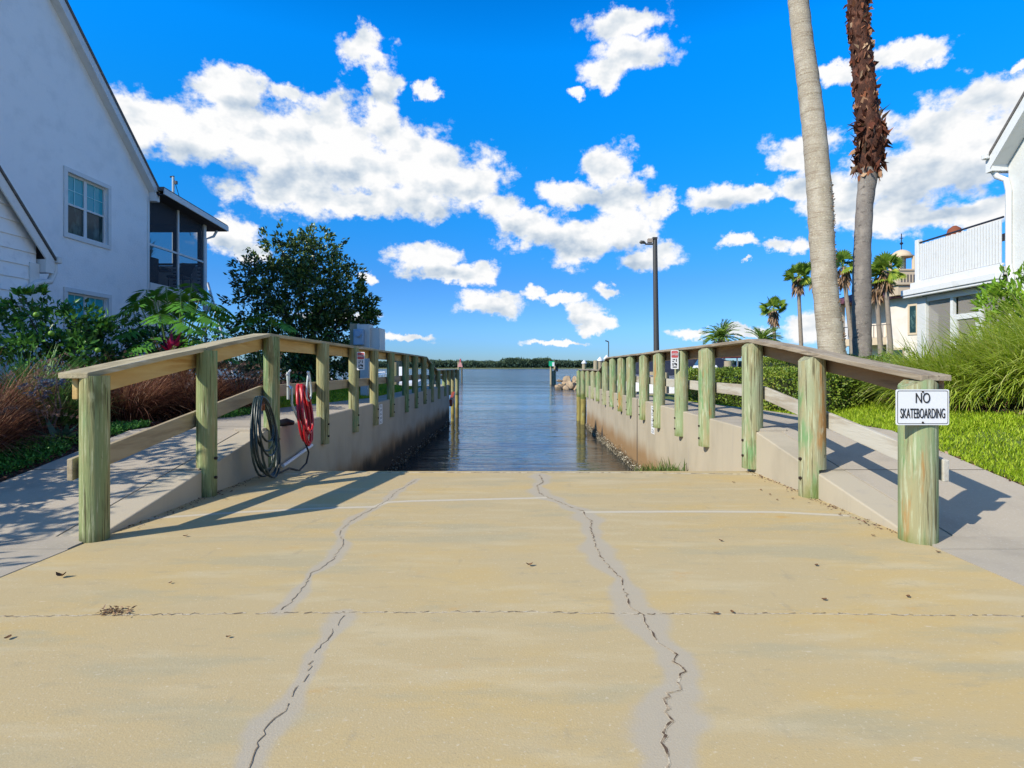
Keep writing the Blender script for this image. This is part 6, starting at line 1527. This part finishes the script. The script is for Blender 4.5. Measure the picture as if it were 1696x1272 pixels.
def date_palm(label, px, py, Y, s, seed, group):
    r_ = np.random.default_rng(seed); c = at(px, py, Y); t = thing('date_palm', label, 'palm', (c.x, Y, .4), group)
    m = MB(); m.tube([(c.x, Y, -1.5), (c.x, Y, c.z)], [.3 * s, .26 * s], 10); m.build('trunk', M['farpalm'], t, smooth=True)
    parts = []
    for i in range(46):
        az_ = r_.uniform(0, 6.28); tl = r_.uniform(.15, 1.5); L = s * r_.uniform(1.3, 1.7); h = np.array([math.cos(az_), math.sin(az_), 0]); p = np.array(c); P_, D_ = [], []
        sd = np.array([-math.sin(az_), math.cos(az_), 0])
        for j in range(18):
            th = tl + .95 * (j / 18) ** 1.2; dd = h * math.sin(th) + np.array([0, 0, math.cos(th)]); p = p + dd * L / 18
            for sg in (-1, 1): P_.append(p.copy()); D_.append(dd * .8 + sd * sg * .9 + np.array([0, 0, .25]))
        parts.append(leaf_arrays(np.array(P_), np.array(D_), s * .34, s * .06, np.clip(r_.normal(.4, .15, len(P_)), 0, 1)))
    V, Q, T = cat_arrays(parts); npmesh('crown', V, Q, M['palmleaf'], t, T)
    n = 90; a = r_.uniform(0, 6.28, n); pos = np.array(c) + np.stack([.25 * s * np.cos(a), .25 * s * np.sin(a), r_.uniform(-.5, 0, n) * s], 1)
    V, Q, T = leaf_arrays(pos, np.stack([np.cos(a), np.sin(a), -.25 * np.ones(n)], 1), s * .6, .06 * s); npmesh('dead_skirt', V, Q, M['thatch'], t, T)
date_palm('date palm with arching feather fronds above the maroon umbrella', 1195, 560, 45, 1.05, 1, 'date palms of the far garden')
date_palm('date palm with only its frond tips above the peak of the sunlit handrail', 1262, 566, 48, 1.0, 2, 'date palms of the far garden')
# the two big trunks
def big_palm(label, line, Y, mt, seed, booted):
    r_ = np.random.default_rng(seed); pts, rad = [], []
    for (x, y, w) in line:
        q = at(x, y, Y); pts.append(q); rad.append(w / 2 / F_ * Y)
    t = thing('tall_palm', label, 'palm', (pts[0].x, Y, .3), None)
    fp, fr_ = [], []
    for i in range(len(pts) - 1):
        n = max(1, int((pts[i + 1] - pts[i]).length / .12))
        for j in range(n):
            s = j / n; fp.append(pts[i].lerp(pts[i + 1], s)); fr_.append((rad[i] + (rad[i + 1] - rad[i]) * s) * (1 + .02 * math.sin(len(fp) * 1.9) + r_.normal(0, .012)))
    fp.append(pts[-1]); fr_.append(rad[-1])
    m = MB(); m.tube(fp, fr_, 28); m.build('trunk', mt, t, smooth=True)
    top = pts[-1]
    fan_crown(tuple(top), 2.3, 60, r_, 'crown', t, M['palmleaf'], tilt=(-.2, 1.4))
    P_, D_, Ln, W_ = [], [], [], []
    if booted:
        sl = [(q, r_2) for q, r_2, (x, y, w) in zip(pts, rad, line) if y <= 285]
        m = MB(); sp, sr = [], []
        for i in range(len(sl) - 1):
            for j in range(10):
                s = j / 10; sp.append(sl[i][0].lerp(sl[i + 1][0], s)); sr.append((sl[i][1] + (sl[i + 1][1] - sl[i][1]) * s) * (1.10 + .06 * math.sin(len(sp) * 2.3) * math.sin(len(sp) * .9)))
        sr[0] *= .9; m.tube(sp, sr, 26); m.build('fibre_sleeve', M['fibre'], t, smooth=True)
        for k in range(1300):
            y = r_.uniform(-290, 292); i = next(i for i in range(len(line) - 1) if line[i + 1][1] <= y) if y > line[-1][1] else len(line) - 2
            a_, b_ = line[i], line[i + 1]; s = (a_[1] - y) / (a_[1] - b_[1]); x = a_[0] + (b_[0] - a_[0]) * s; w = (a_[2] + (b_[2] - a_[2]) * s)
            q = at(x, y, Y); az_ = r_.uniform(0, 6.28); rr = w / 2 / F_ * Y
            fl = 1.9 if 195 < y < 275 else (1.4 if 275 <= y else .75)
            P_.append((q.x + math.cos(az_) * rr * .96, q.y + math.sin(az_) * rr * .96, q.z)); D_.append((math.cos(az_) * .32 * fl + r_.normal(0, .2), math.sin(az_) * .32 * fl + r_.normal(0, .2), (1 if r_.random() < .62 else -.9) + r_.normal(0, .3)))
            Ln.append(r_.uniform(.12, .30) * (1.25 if fl > 1 else .8)); W_.append(r_.uniform(.06, .17))
        V, Q, T = leaf_arrays(np.array(P_), np.array(D_), np.array(Ln), np.array(W_), fold=.15); npmesh('leaf_boots', V, Q, M['boots'], t, T)
    else:
        for k in range(260):
            y = r_.uniform(300, 590); i = next(i for i in range(len(line) - 1) if line[i + 1][1] <= y); a_, b_ = line[i], line[i + 1]; s = (a_[1] - y) / (a_[1] - b_[1]); x = a_[0] + (b_[0] - a_[0]) * s; w = a_[2] + (b_[2] - a_[2]) * s
            q = at(x, y, Y); az_ = r_.uniform(-1.2, .9); rr = w / 2 / F_ * Y
            P_.append((q.x + math.cos(az_) * rr * .97, q.y + math.sin(az_) * rr * .97, q.z)); D_.append((math.cos(az_), math.sin(az_), .6 + r_.normal(0, .3))); Ln.append(r_.uniform(.03, .07)); W_.append(.03)
        V, Q, T = leaf_arrays(np.array(P_), np.array(D_), np.array(Ln), np.array(W_)); npmesh('bark_flakes', V, Q, M['thatch'], t, T)
big_palm('tall palm with a bare tan ringed trunk leaning above the hedge', [(1394, 655, 44), (1378, 583, 41), (1366, 470, 38), (1361, 400, 38), (1358, 330, 39), (1349, 220, 36), (1338, 130, 34), (1330, 72, 32), (1322, 0, 31), (1312, -110, 30), (1302, -330, 29)], 13, M['palm'], 1, False)
big_palm('tall palm with a grey trunk and shaggy brown leaf boots', [(1428, 655, 32), (1428, 590, 28), (1427, 480, 28), (1428, 415, 26), (1432, 340, 25), (1439, 280, 29), (1441, 230, 34), (1436, 180, 30), (1430, 120, 29), (1425, 72, 27), (1420, 0, 27), (1414, -110, 27), (1408, -300, 27)], 13.4, M['palmgrey'], 2, True)
